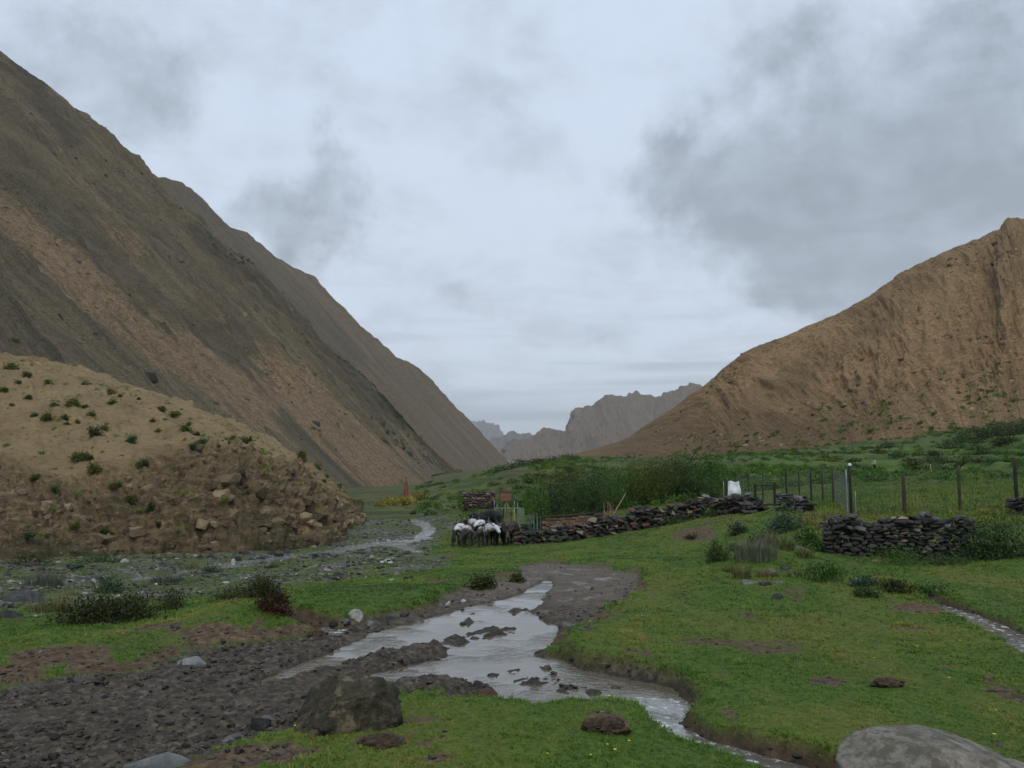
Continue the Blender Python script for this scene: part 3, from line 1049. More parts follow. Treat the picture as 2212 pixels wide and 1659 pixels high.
    m = mat_slope('middle_mountain_scree', [(0.111, 0.102, 0.077), (0.169, 0.143, 0.100), (0.221, 0.179, 0.122), (0.273, 0.218, 0.150)],
                  (0.25, 0.175, 0.112), (0.060, 0.064, 0.062), (0.2, 0.15, 0.1), streak=0.6, fine=0.5, speck=0.25)
    me = grid_mesh('mountain', g, m, zone, np.stack([along, down, 0 * down], -1))
    tag(obj('mountain', me), 'browner mountain flank rising behind the left scree mountainside', None, None, 'structure')


def build_right_hill():
    ridge = [(1120, 1004, 900), (1200, 990, 620), (1330, 955, 480), (1400, 916, 440), (1500, 850, 390), (1560, 800, 360), (1600, 768, 340), (1660, 740, 325), (1760, 700, 312), (1830, 670, 302), (1900, 625, 296), (1950, 590, 292),
             (2020, 554, 286), (2100, 521, 280), (2150, 500, 277), (2180, 473, 273), (2230, 470, 270), (2400, 440, 265), (2800, 330, 250), (3600, 250, 200)]
    foot = [(1110, 1022, 640), (1190, 1003, 400), (1300, 1002, 300), (1370, 1002, 262), (1450, 1002, 232), (1520, 1000, 214), (1570, 999, 203), (1640, 996, 190), (1730, 990, 175), (1800, 985, 166), (1850, 980, 158), (1900, 972, 153),
            (1980, 958, 148), (2060, 946, 145), (2120, 938, 143), (2170, 930, 142), (2230, 925, 141), (2400, 915, 138), (2800, 900, 130), (3600, 890, 115)]
    ridge = np.array([P(*r) for r in ridge])
    foot = np.array([P(*r) for r in foot])
    mid = foot * 0.60 + ridge * 0.40
    mid[:, 2] -= 0.06 * (ridge[:, 2] - foot[:, 2])
    back = ridge + np.array([[40, 70, -12]])
    back2 = ridge + np.array([[160, 260, -140]])
    g, tv, s = loft([foot, mid, ridge, back, back2], 460, [120, 130, 8, 4])
    t = np.repeat(tv[:, None], g.shape[1], 1)
    along = np.repeat((np.linspace(0, 1, g.shape[1]) * 520.0)[None], g.shape[0], 0)
    down = t * 90.0
    n = grid_normals(g)
    amp = sstep(0.0, 0.35, t) * np.clip((g[..., 2] + 1) / 25.0, 0.12, 1.0)
    sh = along + 0.55 * down
    rid = fbm(sh * 0.022, down * 0.012, 5, 0.55, ridged=True) - 0.3
    calm = sstep(2.0, 1.7, t)
    disp = amp * (0.35 + 0.65 * calm) * (3.0 * rid + 2.2 * fbm(sh * 0.05, down * 0.045, 5, 0.6) + 0.9 * (fbm(sh * 0.12 + 7, down * 0.05, 4, 0.6, ridged=True) - 0.3))
    disp += amp * 0.45 * fbm(along * 0.35, down * 0.3, 4, 0.6)
    g = g + n * disp[..., None] * np.where(n[..., 2:3] > 0, 1, -1)
    U, V = to_px(g[..., 0], g[..., 1], g[..., 2])
    nz = fbm(along * 0.05, down * 0.06, 4) + 0.7 * fbm(sh * 0.16, down * 0.03, 4)
    Uw, Vw = U + 40 * nz, V + 30 * fbm(along * 0.06 + 40, down * 0.05, 4)
    low = sstep(830, 940, Vw) * sstep(2050, 1750, Uw)
    tan = np.maximum.reduce([px_band(Uw, Vw, [(1540, 850), (1680, 770), (1800, 710)], 26), px_band(Uw, Vw, [(1820, 800), (1960, 760), (2080, 640)], 60), px_band(Uw, Vw, [(2060, 830), (2212, 700)], 60), 0.35 + 0 * U])
    tan = tan * (1 - 0.8 * low)
    dark = np.maximum.reduce([0.75 * low, 0.45 * px_band(Uw, Vw, [(2030, 620), (2060, 720), (2020, 860)], 20), 0.6 * px_band(Uw, Vw, [(1680, 840), (1830, 760), (1900, 700)], 24), 0.7 * px_band(Uw, Vw, [(1500, 935), (1800, 915), (1960, 905)], 7)])
    zone = np.stack([tan, dark * 0.8, 0 * tan], -1)
    m = mat_slope('right_hill_earth', [(0.162, 0.112, 0.062), (0.272, 0.187, 0.103), (0.366, 0.251, 0.136), (0.465, 0.326, 0.181)],
                  (0.434, 0.290, 0.152), (0.161, 0.120, 0.073), (0.2, 0.15, 0.1), streak=1.1, fine=1.3, speck=0.75, speckcol=(0.045, 0.042, 0.022))
    HG['right'] = (g, n, t, zone)
    me = grid_mesh('hill', g, m, zone, np.stack([sh, down, 0 * down], -1))
    tag(obj('hill', me), 'bare ochre hill sloping up to the right edge of the valley', None, None, 'structure')


def build_far_mountains():
    def far(ridge, foot_v, dback, name, label, cols, amp, tanf):
        rg = np.array([P(*r) for r in ridge])
        ft = np.array([P(r[0] + (r[0] - 1100) * 0.02, foot_v, r[2] * 0.80) for r in ridge])
        bk = rg + np.array([[0, dback, -dback * 0.3]])
        bk2 = rg + np.array([[0, dback * 3, -dback * 1.3]])
        g, tv, s = loft([ft, rg, bk, bk2], 300, [110, 6, 4])
        t = np.repeat(tv[:, None], g.shape[1], 1)
        along = g[..., 0].copy()
        down = t * 250
        n = grid_normals(g)
        f = sstep(0.0, 0.2, t)
        d = f * amp * (2.4 * (fbm(along * 0.009, down * 0.008, 5, 0.6, ridged=True) - 0.3) + 1.0 * fbm(along * 0.03, down * 0.03, 4, 0.6))
        g = g + n * d[..., None] * np.where(n[..., 2:3] > 0, 1, -1)
        g[..., 2] += amp * 0.35 * sstep(0.8, 1.0, t) * sstep(1.5, 1.0, t) * (fbm(along * 0.018, 0 * along + 3, 4, 0.6, ridged=True) - 0.35)
        zone = np.stack([tanf + 0.3 * fbm(along * 0.012, down * 0.01, 3), 0 * t, 0 * t], -1)
        m = mat_slope(name + '_rock', cols, (0.24, 0.19, 0.145), (0.07, 0.07, 0.07), (0.2, 0.15, 0.1), streak=0.7, fine=0.35, speck=0.0)
        tag(obj('mountain', grid_mesh('mountain', g, m, zone, np.stack([along, down, 0 * down], -1))), label, None, None, 'structure')
    far([(1040, 1010, 2805), (1085, 985, 2788), (1104, 962, 2720), (1150, 944, 2720), (1192, 926, 2720), (1226, 922, 2720), (1250, 888, 2720), (1262, 884, 2720), (1294, 868, 2720), (1310, 860, 2720), (1350, 851, 2720),
         (1400, 856, 2720), (1414, 863, 2720), (1450, 850, 2754), (1495, 834, 2805), (1540, 838, 2856), (1640, 800, 2975), (1800, 760, 3060)],
        1012, 200, 'jagged_mountain', 'jagged grey rock ridge closing the valley', [(0.14, 0.118, 0.090), (0.20, 0.164, 0.122), (0.245, 0.200, 0.148), (0.30, 0.245, 0.18)], 13, 0.5)
    far([(940, 1010, 5280), (1010, 985, 5200), (1052, 955, 5120), (1092, 940, 5120), (1120, 936, 5120), (1160, 943, 5120), (1200, 950, 5280), (1300, 940, 5440)],
        1000, 500, 'pale_mountain', 'pale hazy mountain in the valley gap', [(0.10, 0.095, 0.088), (0.145, 0.132, 0.118), (0.18, 0.162, 0.14), (0.22, 0.2, 0.165)], 14, 0.2)
    far([(900, 960, 9280), (980, 925, 9135), (1022, 911, 8990), (1060, 914, 8990), (1076, 922, 8990), (1096, 948, 8990), (1150, 965, 9135), (1300, 975, 9425)],
        996, 900, 'blue_mountain', 'farthest mountain faded to blue in the valley gap', [(0.09, 0.088, 0.085), (0.13, 0.12, 0.11), (0.17, 0.155, 0.14), (0.2, 0.18, 0.16)], 16, 0.0)
    # the plain that carries the far mountains to the horizon
    v, f = [], []
    xs = np.linspace(-8000, 8000, 25)
    ysl = np.concatenate([[900], np.linspace(1300, 13000, 24)])
    for yy in ysl:
        for xx in xs:
            v.append((xx, yy, -19.0 - 3.0 * math.sin(xx * 0.003) + CZ))
    for j in range(len(ysl) - 1):
        for i in range(len(xs) - 1):
            a = j * len(xs) + i
            f.append((a, a + 1, a + 1 + len(xs), a + len(xs)))
    me = mesh_from('terrain', v, f, mat_rock('far_plain', (0.08, 0.075, 0.06), (0.13, 0.115, 0.09), (0.17, 0.15, 0.11), 0.01, objspace=False), True)
    tag(obj('terrain', me), 'far valley floor beyond the last meadow', None, None, 'structure')


NEAR_FOOT = [(-900, 1240, 36), (-400, 1222, 40), (0, 1212, 42.5), (200, 1210, 43.5), (400, 1205, 45), (560, 1198, 47), (660, 1192, 49.5), (730, 1176, 54), (768, 1150, 61), (782, 1125, 70), (788, 1105, 84), (792, 1092, 100)]
NEAR_CLIFF = [(-900, 990, 52), (-400, 985, 53), (0, 1000, 54), (200, 1008, 54), (400, 975, 56), (520, 988, 58), (600, 1010, 60), (690, 1052, 63), (742, 1082, 69), (768, 1092, 77), (778, 1092, 90), (784, 1088, 103)]
NEAR_CREST = [(-900, 640, 78), (-400, 720, 80), (0, 765, 82), (150, 789, 82), (300, 838, 82), (470, 893, 83), (560, 938, 84), (650, 985, 85), (710, 1033, 87), (752, 1066, 91), (772, 1082, 99), (784, 1086, 108)]


def near_hill_grid():
    f = np.array([P(*r) for r in NEAR_FOOT])
    f[:, 2] -= 0.6
    c = np.array([P(*r) for r in NEAR_CLIFF])
    k = np.array([P(*r) for r in NEAR_CREST])
    mid = (c + k) * 0.5
    mid[:, 2] += 0.10 * (k[:, 2] - c[:, 2])
    b = k + np.array([[-3, 6, -2.0]])
    b2 = k + np.array([[-8, 18, -14.0]])
    g, tv, s = loft([f, c, mid, k, b, b2], 620, [120, 60, 70, 12, 8])
    t = np.repeat(tv[:, None], g.shape[1], 1)
    along = g[..., 0] * 1.0 + g[..., 1] * 0.35
    z = g[..., 2]
    n = grid_normals(g)
    n = n * np.where(n[..., 1:2] < 0, 1, -1)
    eb = 0.42 * fbm(along * 0.11 + 21, t * 0.4, 4)
    cl = sstep(0.0, 0.12, t) * sstep(1.15, 0.80, t + eb)
    dip = z * 0.9 + along * 0.35                          # tilted bedding of the cliff
    wob = along + 1.2 * fbm(along * 0.3, z * 0.3, 3)
    rough = 1.5 * fbm(wob * 0.14, z * 0.16, 5, 0.60, ridged=True) + 1.0 * fbm(wob * 0.45, dip * 0.55, 4, 0.62) + 0.45 * fbm(along * 1.3, dip * 1.5, 3, 0.6, ridged=True)
    ledge = fbm(wob * 0.12 + 8, dip * 0.9, 3)
    rough += 0.9 * (np.floor(ledge * 4.0) / 4.0)
    butt = 1.3 * fbm(along * 0.07 + 4, z * 0.05, 3)
    sm = sstep(0.9, 1.3, t)
    soft = 0.60 * fbm(along * 0.16, t * 3.0, 4) + 0.12 * fbm(along * 0.7, t * 9.0, 3)
    rill = 0.50 * (fbm(along * 0.35 + 2 * t, t * 1.2, 4, 0.5, ridged=True) - 0.3)
    disp = cl * (rough + butt) + sm * sstep(4.0, 3.0, t) * (soft + rill)
    g = g + n * disp[..., None]
    return g, t, along


NEAR_G, NEAR_T, NEAR_A = near_hill_grid()
NEAR_PX = to_px(NEAR_G[..., 0], NEAR_G[..., 1], NEAR_G[..., 2])


def build_near_hill():
    g, t, along = NEAR_G, NEAR_T, NEAR_A
    z = g[..., 2]
    nz = fbm(along * 0.25, z * 0.3, 4)
    cliff = sstep(1.08, 0.55, t + 0.30 * nz + 0.42 * fbm(along * 0.11 + 21, t * 0.4, 4))
    zone = np.stack([1 - cliff, cliff, sstep(0.22, 0.05, t + 0.1 * nz)], -1)
    m, tt, b = material('near_hill_earth')
    k = tt.sep(tt.attr('zone'))
    p = tt.new('ShaderNodeNewGeometry').outputs['Position']
    n1 = tt.noise(p, 0.35, 6.0, 0.65)
    n2 = tt.noise(p, 2.2, 7.0, 0.7)
    n3 = tt.noise(tt.vmath('MULTIPLY', p, (0.8, 0.8, 2.4)), 1.1, 6.0, 0.7, 0.5)
    slope = tt.ramp(tt.math('ADD', tt.math('MULTIPLY', n1, 0.5), tt.math('MULTIPLY', n2, 0.5)), [(0.33, (0.161, 0.118, 0.064)), (0.5, (0.261, 0.193, 0.103)), (0.66, (0.342, 0.256, 0.138))])
    v = tt.voro(p, 1.3)
    sp = tt.math('MULTIPLY', tt.step(v, 0.26, 0.14), tt.step(tt.noise(p, 0.2, 3.0), 0.45, 0.6))
    slope = tt.mix(tt.math('MULTIPLY', sp, 0.7), slope, (0.07, 0.062, 0.03))
    rock = tt.ramp(tt.math('ADD', tt.math('MULTIPLY', n3, 0.6), tt.math('MULTIPLY', n2, 0.4)), [(0.37, (0.045, 0.034, 0.020)), (0.46, (0.125, 0.094, 0.055)), (0.55, (0.215, 0.160, 0.092)), (0.66, (0.36, 0.265, 0.165))])
    rock = tt.mix(tt.step(tt.noise(p, 0.22, 4.0), 0.50, 0.68, 0.0, 0.6), rock, (0.09, 0.078, 0.045))
    c = tt.mix(k[1], slope, rock)
    c = tt.mix(tt.math('MULTIPLY', k[2], tt.step(n1, 0.35, 0.6, 0.2, 0.9)), c, tt.mix(n2, (0.035, 0.042, 0.02), (0.09, 0.085, 0.045)))
    tt.put(b.inputs['Base Color'], c)
    b.inputs['Roughness'].default_value = 0.95
    tt.put(b.inputs['Normal'], tt.bump(tt.math('ADD', n2, n3), 0.9, 0.5))
    HG['near'] = (g, grid_normals(g), t, zone)
    me = grid_mesh('hill', g, m, zone)
    tag(obj('hill', me), 'near tan hill with a crumbling brown rock cliff above the river', None, None, 'structure')


def near_hill_at(U, V):
    d = (NEAR_PX[0] - U) ** 2 + (NEAR_PX[1] - V) ** 2
    d[NEAR_T > 3.02] = 1e9
    i = np.unravel_index(np.argmin(d), d.shape)
    return NEAR_G[i]


build_left_mountain()
build_right_hill()
build_far_mountains()
build_near_hill()


# ----------------------------------------------------------------- haze
def build_haze():
    m = bpy.data.materials.new('haze_air')
    m.use_nodes = True
    nt = m.node_tree
    nt.nodes.clear()
    out = nt.nodes.new('ShaderNodeOutputMaterial')
    v = nt.nodes.new('ShaderNodeVolumePrincipled')
    v.inputs['Color'].default_value = (0.90, 0.94, 1.0, 1)
    v.inputs['Density'].default_value = 0.8e-4
    v.inputs['Anisotropy'].default_value = 0.1
    nt.links.new(v.outputs[0], out.inputs['Volume'])
    x0, x1, y0, y1, z0, z1 = -9000, 9000, -400, 13500, -46, 560
    vs = [(x, y, z) for z in (z0, z1) for y in (y0, y1) for x in (x0, x1)]
    fs = [(0, 2, 3, 1), (4, 5, 7, 6), (0, 1, 5, 4), (2, 6, 7, 3), (0, 4, 6, 2), (1, 3, 7, 5)]
    o = obj('haze', mesh_from('haze', vs, fs, m))
    tag(o, 'thin blue-grey haze filling the valley air', None, None, 'stuff')


build_haze()


# ----------------------------------------------------------------- scattered stuff: turf, pebbles
def scatter(name, pts, rot, scl, tint, var, protos, mat, label):
    """one object whose points carry instanced tufts or pebbles"""
    me = bpy.data.meshes.new(name)
    me.vertices.add(len(pts))
    me.vertices.foreach_set('co', np.ascontiguousarray(pts, np.float32).ravel())
    for nm, arr in (('rot', rot), ('scl', scl), ('tint', tint)):
        me.attributes.new(nm, 'FLOAT', 'POINT').data.foreach_set('value', np.ascontiguousarray(arr, np.float32))
    me.attributes.new('var', 'INT', 'POINT').data.foreach_set('value', np.ascontiguousarray(var, np.int32))
    me.materials.append(mat)
    o = obj(name, me)
    ng = bpy.data.node_groups.new(name + '_scatter', 'GeometryNodeTree')
    ng.interface.new_socket('Geometry', in_out='INPUT', socket_type='NodeSocketGeometry')
    ng.interface.new_socket('Geometry', in_out='OUTPUT', socket_type='NodeSocketGeometry')
    gi = ng.nodes.new('NodeGroupInput')
    go = ng.nodes.new('NodeGroupOutput')
    ip = ng.nodes.new('GeometryNodeInstanceOnPoints')
    gti = ng.nodes.new('GeometryNodeGeometryToInstance')
    for pm in reversed(protos):
        po = bpy.data.objects.new(pm.name, pm)
        oi = ng.nodes.new('GeometryNodeObjectInfo')
        oi.inputs['Object'].default_value = po
        oi.inputs['As Instance'].default_value = False
        g2 = ng.nodes.new('GeometryNodeGeometryToInstance')
        ng.links.new(oi.outputs['Geometry'], g2.inputs[0])
        ng.links.new(g2.outputs[0], gti.inputs[0])
    # join the prototypes as separate instances
    ng.nodes.remove(gti)
    jn = ng.nodes.new('GeometryNodeJoinGeometry')
    for n in list(ng.nodes):
        if n.bl_idname == 'GeometryNodeGeometryToInstance':
            ng.links.new(n.outputs[0], jn.inputs[0])

    def na(nm, typ):
        n = ng.nodes.new('GeometryNodeInputNamedAttribute')
        n.data_type = typ
        n.inputs['Name'].default_value = nm
        return n.outputs['Attribute']
    cx = ng.nodes.new('ShaderNodeCombineXYZ')
    ng.links.new(na('rot', 'FLOAT'), cx.inputs[2])
    ng.links.new(gi.outputs[0], ip.inputs['Points'])
    ng.links.new(jn.outputs[0], ip.inputs['Instance'])
    ip.inputs['Pick Instance'].default_value = True
    ng.links.new(na('var', 'INT'), ip.inputs['Instance Index'])
    ng.links.new(cx.outputs[0], ip.inputs['Rotation'])
    ng.links.new(na('scl', 'FLOAT'), ip.inputs['Scale'])
    ng.links.new(ip.outputs[0], go.inputs[0])
    md = o.modifiers.new('scatter', 'NODES')
    md.node_group = ng
    tag(o, label, None, None, 'stuff')
    return o


def blade_strip(v, f, base, yaw, length, width, lean, segs=2):
    dx, dy = math.cos(yaw), math.sin(yaw)
    sx, sy = -dy, dx
    i0 = len(v)
    for k in range(segs + 1):
        q = k / segs
        off = lean * q * q * length
        zz = length * q * (1 - 0.25 * abs(lean) * q)
        w = width * (1 - q) * 0.5 if k < segs else 0.0
        cx, cy, cz = base[0] + dx * off, base[1] + dy * off, base[2] + zz
        if k < segs:
            v.append((cx + sx * w, cy + sy * w, cz))
            v.append((cx - sx * w, cy - sy * w, cz))
        else:
            v.append((cx, cy, cz))
    for k in range(segs - 1):
        a = i0 + 2 * k
        f.append((a, a + 1, a + 3, a + 2))
    a = i0 + 2 * (segs - 1)
    f.append((a, a + 1, a + 2))


def tuft_mesh(seed, n, rad, hgt, wid):
    r = random.Random(seed)
    v, f = [], []
    for i in range(n):
        an, rr = r.uniform(0, 6.283), rad * math.sqrt(r.random())
        blade_strip(v, f, (rr * math.cos(an), rr * math.sin(an), -0.006), an + r.uniform(-1.2, 1.2), hgt * r.uniform(0.5, 1.2), wid * r.uniform(0.7, 1.3), r.uniform(0.2, 1.1))
    return mesh_from('turf_tuft', v, f, M_TURF)


def build_turf():
    r = np.random.RandomState(3)
    N = 330000
    a = r.uniform(-1.0, 1.0, N)
    b = r.uniform(math.log(CC + 4.2), math.log(CC + 75), N)
    y = np.exp(b) - CC
    x = a * (y + CC)
    m = masks(x, y)
    z = heights(x, y, m)
    keep = np.ones(N)
    keep *= 1 - sstep(0.15, 0.5, m['mud'])
    keep *= 1 - 0.93 * sstep(0.3, 0.6, m['soil'])
    keep *= 1 - sstep(0.2, 0.6, m['gravel']) * (0.97 - 0.75 * sstep(-0.1, 0.2, fbm(x * 0.5 + 44, y * 0.3, 3)))
    keep *= sstep(-0.02, 0.06, m['sstream'])
    keep *= sstep(0.0, 0.4, m['sriver'])
    nb = fbm(x * 2.7 + 70, y * 2.7, 3)
    keep *= 0.35 + 0.65 * sstep(-0.3, 0.1, nb)
    ok = r.rand(N) < keep
    x, y, z = x[ok], y[ok], z[ok]
    n1 = fbm(x * 0.8 + 20, y * 0.45, 4)
    tint = 0.40 + 0.34 * (m['dry'][ok] - 0.5) + 0.50 * n1 + 0.40 * fbm(x * 0.28 + 90, y * 0.2 + 7, 3) + 0.16 * r.randn(len(x))
    tint += 0.35 * sstep(0.1, 0.45, m['soil'][ok])
    lush = sstep(0.45, 0.05, np.minimum(m['sroad'][ok], m['sstream'][ok]))
    tint += lush * (0.30 - tint) * 0.7
    left = sstep(2.0, -3.0, x) * sstep(9.0, 11.0, y)
    tint -= 0.10 * left
    scl = (0.7 + 0.6 * r.rand(len(x))) * (0.8 + 0.5 * sstep(-0.2, 0.4, n1)) * np.clip((y / 9.0) ** 0.62, 0.85, 3.3)
    scl *= 1 + 0.5 * lush
    protos = [tuft_mesh(i, 9, 0.040, 0.030, 0.0065) for i in range(4)] + [tuft_mesh(9, 7, 0.028, 0.052, 0.006)]
    var = r.randint(0, 4, len(x))
    var[r.rand(len(x)) < 0.10] = 4
    scatter('turf', np.stack([x, y, z], 1), r.uniform(0, 6.28, len(x)), scl, np.clip(tint, 0, 1), var, protos, M_TURF, 'short grazed green turf over the valley floor')
    # tiny yellow flowers in the turf
    mf = mat_plain('yellow_petals', (0.6, 0.5, 0.05), (0.75, 0.62, 0.10), 5)
    M = 1500
    b = r.uniform(math.log(CC + 4.2), math.log(CC + 30), M)
    y = np.exp(b) - CC
    x = r.uniform(-0.9, 0.9, M) * (y + CC)
    mm = masks(x, y)
    cl = fbm(x * 1.2 + 8, y * 1.2 + 77, 3)
    ok = (mm['mud'] < .1) & (mm['gravel'] < .2) & (mm['soil'] < .3) & (cl > 0.18)
    x, y = x[ok], y[ok]
    v, f = [], []
    for k in range(5):
        an = k * 1.2566
        c, s_ = math.cos(an), math.sin(an)
        i0 = len(v)
        v += [(0, 0, 0.045), (0.011 * c - 0.006 * s_, 0.011 * s_ + 0.006 * c, 0.048), (0.017 * c, 0.017 * s_, 0.047), (0.011 * c + 0.006 * s_, 0.011 * s_ - 0.006 * c, 0.048)]
        f.append((i0, i0 + 1, i0 + 2, i0 + 3))
    pm = mesh_from('flower', v, f, mf)
    n = len(x)
    scatter('yellow_flowers', np.stack([x, y, heights(x, y)], 1), r.uniform(0, 6, n), r.uniform(0.6, 1.1, n), r.rand(n), np.zeros(n), [pm], mf, 'tiny yellow flowers sprinkled through the turf')


def hull_stone(seed, sx=1.0, sy=1.0, sz=1.0, n=12, box=0.75, mat=None, name='stone'):
    """angular stone: hull of random points near the surface of a box, 12 to 30 triangles"""
    r = random.Random(seed)
    bm = bmesh.new()
    for i in range(n):
        p = Vector((r.uniform(-1, 1), r.uniform(-1, 1), r.uniform(-1, 1)))
        k = max(abs(p.x), abs(p.y), abs(p.z))
        l = p.length
        p = p / (k * box + l * (1 - box))
        p *= r.uniform(0.88, 1.0)
        bm.verts.new((p.x * sx, p.y * sy, p.z * sz))
    bmesh.ops.convex_hull(bm, input=bm.verts)
    bmesh.ops.delete(bm, geom=[v for v in bm.verts if not v.link_faces], context='VERTS')
    me = bpy.data.meshes.new(name)
    bm.to_mesh(me)
    bm.free()
    if mat:
        me.materials.append(mat)
    return me


M_SLATE = mat_rock('wall_slate', (0.020, 0.018, 0.017), (0.048, 0.043, 0.040), (0.105, 0.095, 0.086), 3.0, bump=0.5)
M_RED = mat_rock('red_slate', (0.040, 0.022, 0.018), (0.085, 0.046, 0.036), (0.16, 0.095, 0.075), 3.0)
M_TANST = mat_rock('tan_stone', (0.09, 0.070, 0.048), (0.18, 0.145, 0.10), (0.30, 0.25, 0.19), 3.0)
M_GREYST = mat_rock('grey_stone', (0.050, 0.052, 0.054), (0.110, 0.112, 0.112), (0.21, 0.21, 0.205), 2.0)
M_PALE = mat_rock('pale_stone', (0.18, 0.175, 0.16), (0.32, 0.31, 0.29), (0.5, 0.48, 0.45), 2.0)


def mat_pebble():
    m, t, b = material('pebbles')
    f = t.attr('tint', 'INSTANCER', 'Fac')
    c = t.ramp(f, [(0.0, (0.011, 0.008, 0.006)), (0.35, (0.034, 0.027, 0.019)), (0.6, (0.070, 0.063, 0.053)), (0.8, (0.125, 0.116, 0.100)), (0.95, (0.25, 0.235, 0.21)), (1.0, (0.45, 0.43, 0.40))])
    t.put(b.inputs['Base Color'], c)
    b.inputs['Roughness'].default_value = 0.5
    return m


def build_pebbles():
    r = np.random.RandomState(11)
    mp = mat_pebble()
    protos = [hull_stone(50 + i, 1, r.uniform(.6, 1), r.uniform(.35, .6), 14, 0.3, mp, 'pebble') for i in range(6)]
    N = 34000
    b = r.uniform(math.log(CC + 15), math.log(CC + 85), N)
    y = np.exp(b) - CC
    x = r.uniform(-1.0, 0.15, N) * (y + CC)
    m = masks(x, y)
    gr = m['gravel'] * (0.06 + 0.94 * sstep(-0.15, 0.3, fbm(x * 0.4, y * 0.25 + 3, 3))) * sstep(-0.6, 0.3, m['sriver'] + 0.35 * r.randn(N))
    ok = r.rand(N) < gr
    x, y = x[ok], y[ok]
    n = len(x)
    z = heights(x, y)
    s = 0.022 + 0.034 * r.gamma(1.2, 1.0, n)
    s = np.clip(s, 0.02, 0.22) * np.clip(y / 30, 0.7, 1.3)
    scatter('river_gravel', np.stack([x, y, z + s * 0.15], 1), r.uniform(0, 6.28, n), s, np.clip(0.40 + 0.25 * r.randn(n), 0, 1), r.randint(0, 6, n), protos, mp, 'loose grey cobbles and gravel along the river')
    N = 85000
    b = r.uniform(math.log(CC + 4.2), math.log(CC + 26), N)
    y = np.exp(b) - CC
    x = r.uniform(-0.95, 0.85, N) * (y + CC)
    m = masks(x, y)
    edge = sstep(0.25, 0.0, np.abs(m['sroad'] + 0.1))
    lane = fbm((y * 0.93 - x * 0.37) * 1.3 + 4, x * 0.16, 3)
    pr = np.maximum(0.45 * sstep(0.4, 0.7, m['soil']), m['mud'] * (0.03 + 0.55 * sstep(-0.05, 0.30, lane))) * sstep(18, 11, y) + m['mud'] * (0.5 * sstep(0.0, 0.35, fbm(x * 1.1 + 5, y * 1.1, 3)) + 0.5 * edge) * sstep(-0.06, 0.05, m['spond'] + 0.06 * r.randn(N))
    ok = r.rand(N) < pr
    x, y = x[ok], y[ok]
    n = len(x)
    z = heights(x, y)
    s = np.clip(0.008 + 0.010 * r.gamma(1.3, 1.0, n), 0.006, 0.055)
    scatter('track_gravel', np.stack([x, y, z + s * 0.1], 1), r.uniform(0, 6.28, n), s, np.clip(0.24 + 0.20 * r.randn(n), 0, 1), r.randint(0, 6, n), protos, mp, 'loose grey gravel and clods on the muddy track')


build_turf()
build_pebbles()


# ----------------------------------------------------------------- boulders and single rocks
def sphere_np(sub):
    bm = bmesh.new()
    bmesh.ops.create_icosphere(bm, subdivisions=sub, radius=1.0)
    v = np.array([q.co[:] for q in bm.verts])
    f = np.array([[q.index for q in fc.verts] for fc in bm.faces])
    bm.free()
    return v, f


def noise3(p, s, seed, octv=4, gain=0.5, ridged=False):
    return (fbm(p[:, 0] * s + seed, p[:, 1] * s + 0.7 * p[:, 2] * s, octv, gain, ridged=ridged) + fbm(p[:, 2] * s - seed, p[:, 0] * s * 0.6 - p[:, 1] * s * 0.8, octv, gain, ridged=ridged)) * 0.5


def boulder_mesh(name, dims, seed, mat, sub=5, lump=0.22, fine=0.05, cuts=(), power=2.6, groove=None, flatbase=-0.55):
    v, f = sphere_np(sub)
    d = v / ((np.abs(v) ** power).sum(1) ** (1 / power))[:, None]      # squarish ball
    p = d.copy()
    for (nx, ny, nz, off) in cuts:
        nn = np.array([nx, ny, nz], float)
        nn /= np.linalg.norm(nn)
        e = p @ nn - off
        p = p - nn[None] * (np.maximum(e, 0) * 0.93)[:, None]
    r = 1 + lump * noise3(d, 1.3, seed, 3) + fine * noise3(d, 5.0, seed + 3, 4, 0.6) + fine * 0.5 * noise3(d, 12.0, seed + 8, 3, 0.6, True)
    p = p * r[:, None]
    if groove is not None:
        (a, b_, c, off, w, dep, wob) = groove
        nn = np.array([a, b_, c], float)
        nn /= np.linalg.norm(nn)
        e = p @ nn - off + wob * noise3(d, 2.5, seed + 20, 3)
        p = p * (1 - dep * np.exp(-(e / w) ** 2))[:, None]
    p[:, 2] = np.maximum(p[:, 2], flatbase)
    p = p * np.array(dims)[None]
    return np_mesh(name, p, f, mat, True)


M_MOSSY = mat_rock('mossy_boulder_rock', (0.014, 0.013, 0.009), (0.050, 0.044, 0.030), (0.15, 0.130, 0.088), 2.2, moss=(0.030, 0.034, 0.016), patch=(0.19, 0.150, 0.095), bump=0.9, vary=False)
M_SMOOTH = mat_rock('smooth_boulder_rock', (0.085, 0.080, 0.068), (0.175, 0.165, 0.142), (0.28, 0.26, 0.22), 1.8, moss=(0.095, 0.086, 0.064), bump=0.6, vary=False)
M_DARKROCK = mat_rock('dark_rock', (0.012, 0.012, 0.013), (0.030, 0.031, 0.032), (0.075, 0.076, 0.078), 2.5)
M_CLOD = mat_rock('earth_clod', (0.024, 0.017, 0.011), (0.070, 0.050, 0.032), (0.150, 0.112, 0.074), 5.0, rough=0.95, bump=0.9, vary=False)
M_SLABGREY = mat_rock('slab_slate', (0.075, 0.085, 0.085), (0.125, 0.140, 0.140), (0.20, 0.215, 0.21), 1.5)


def px2m(px, d):
    return px * 0.000601 * d


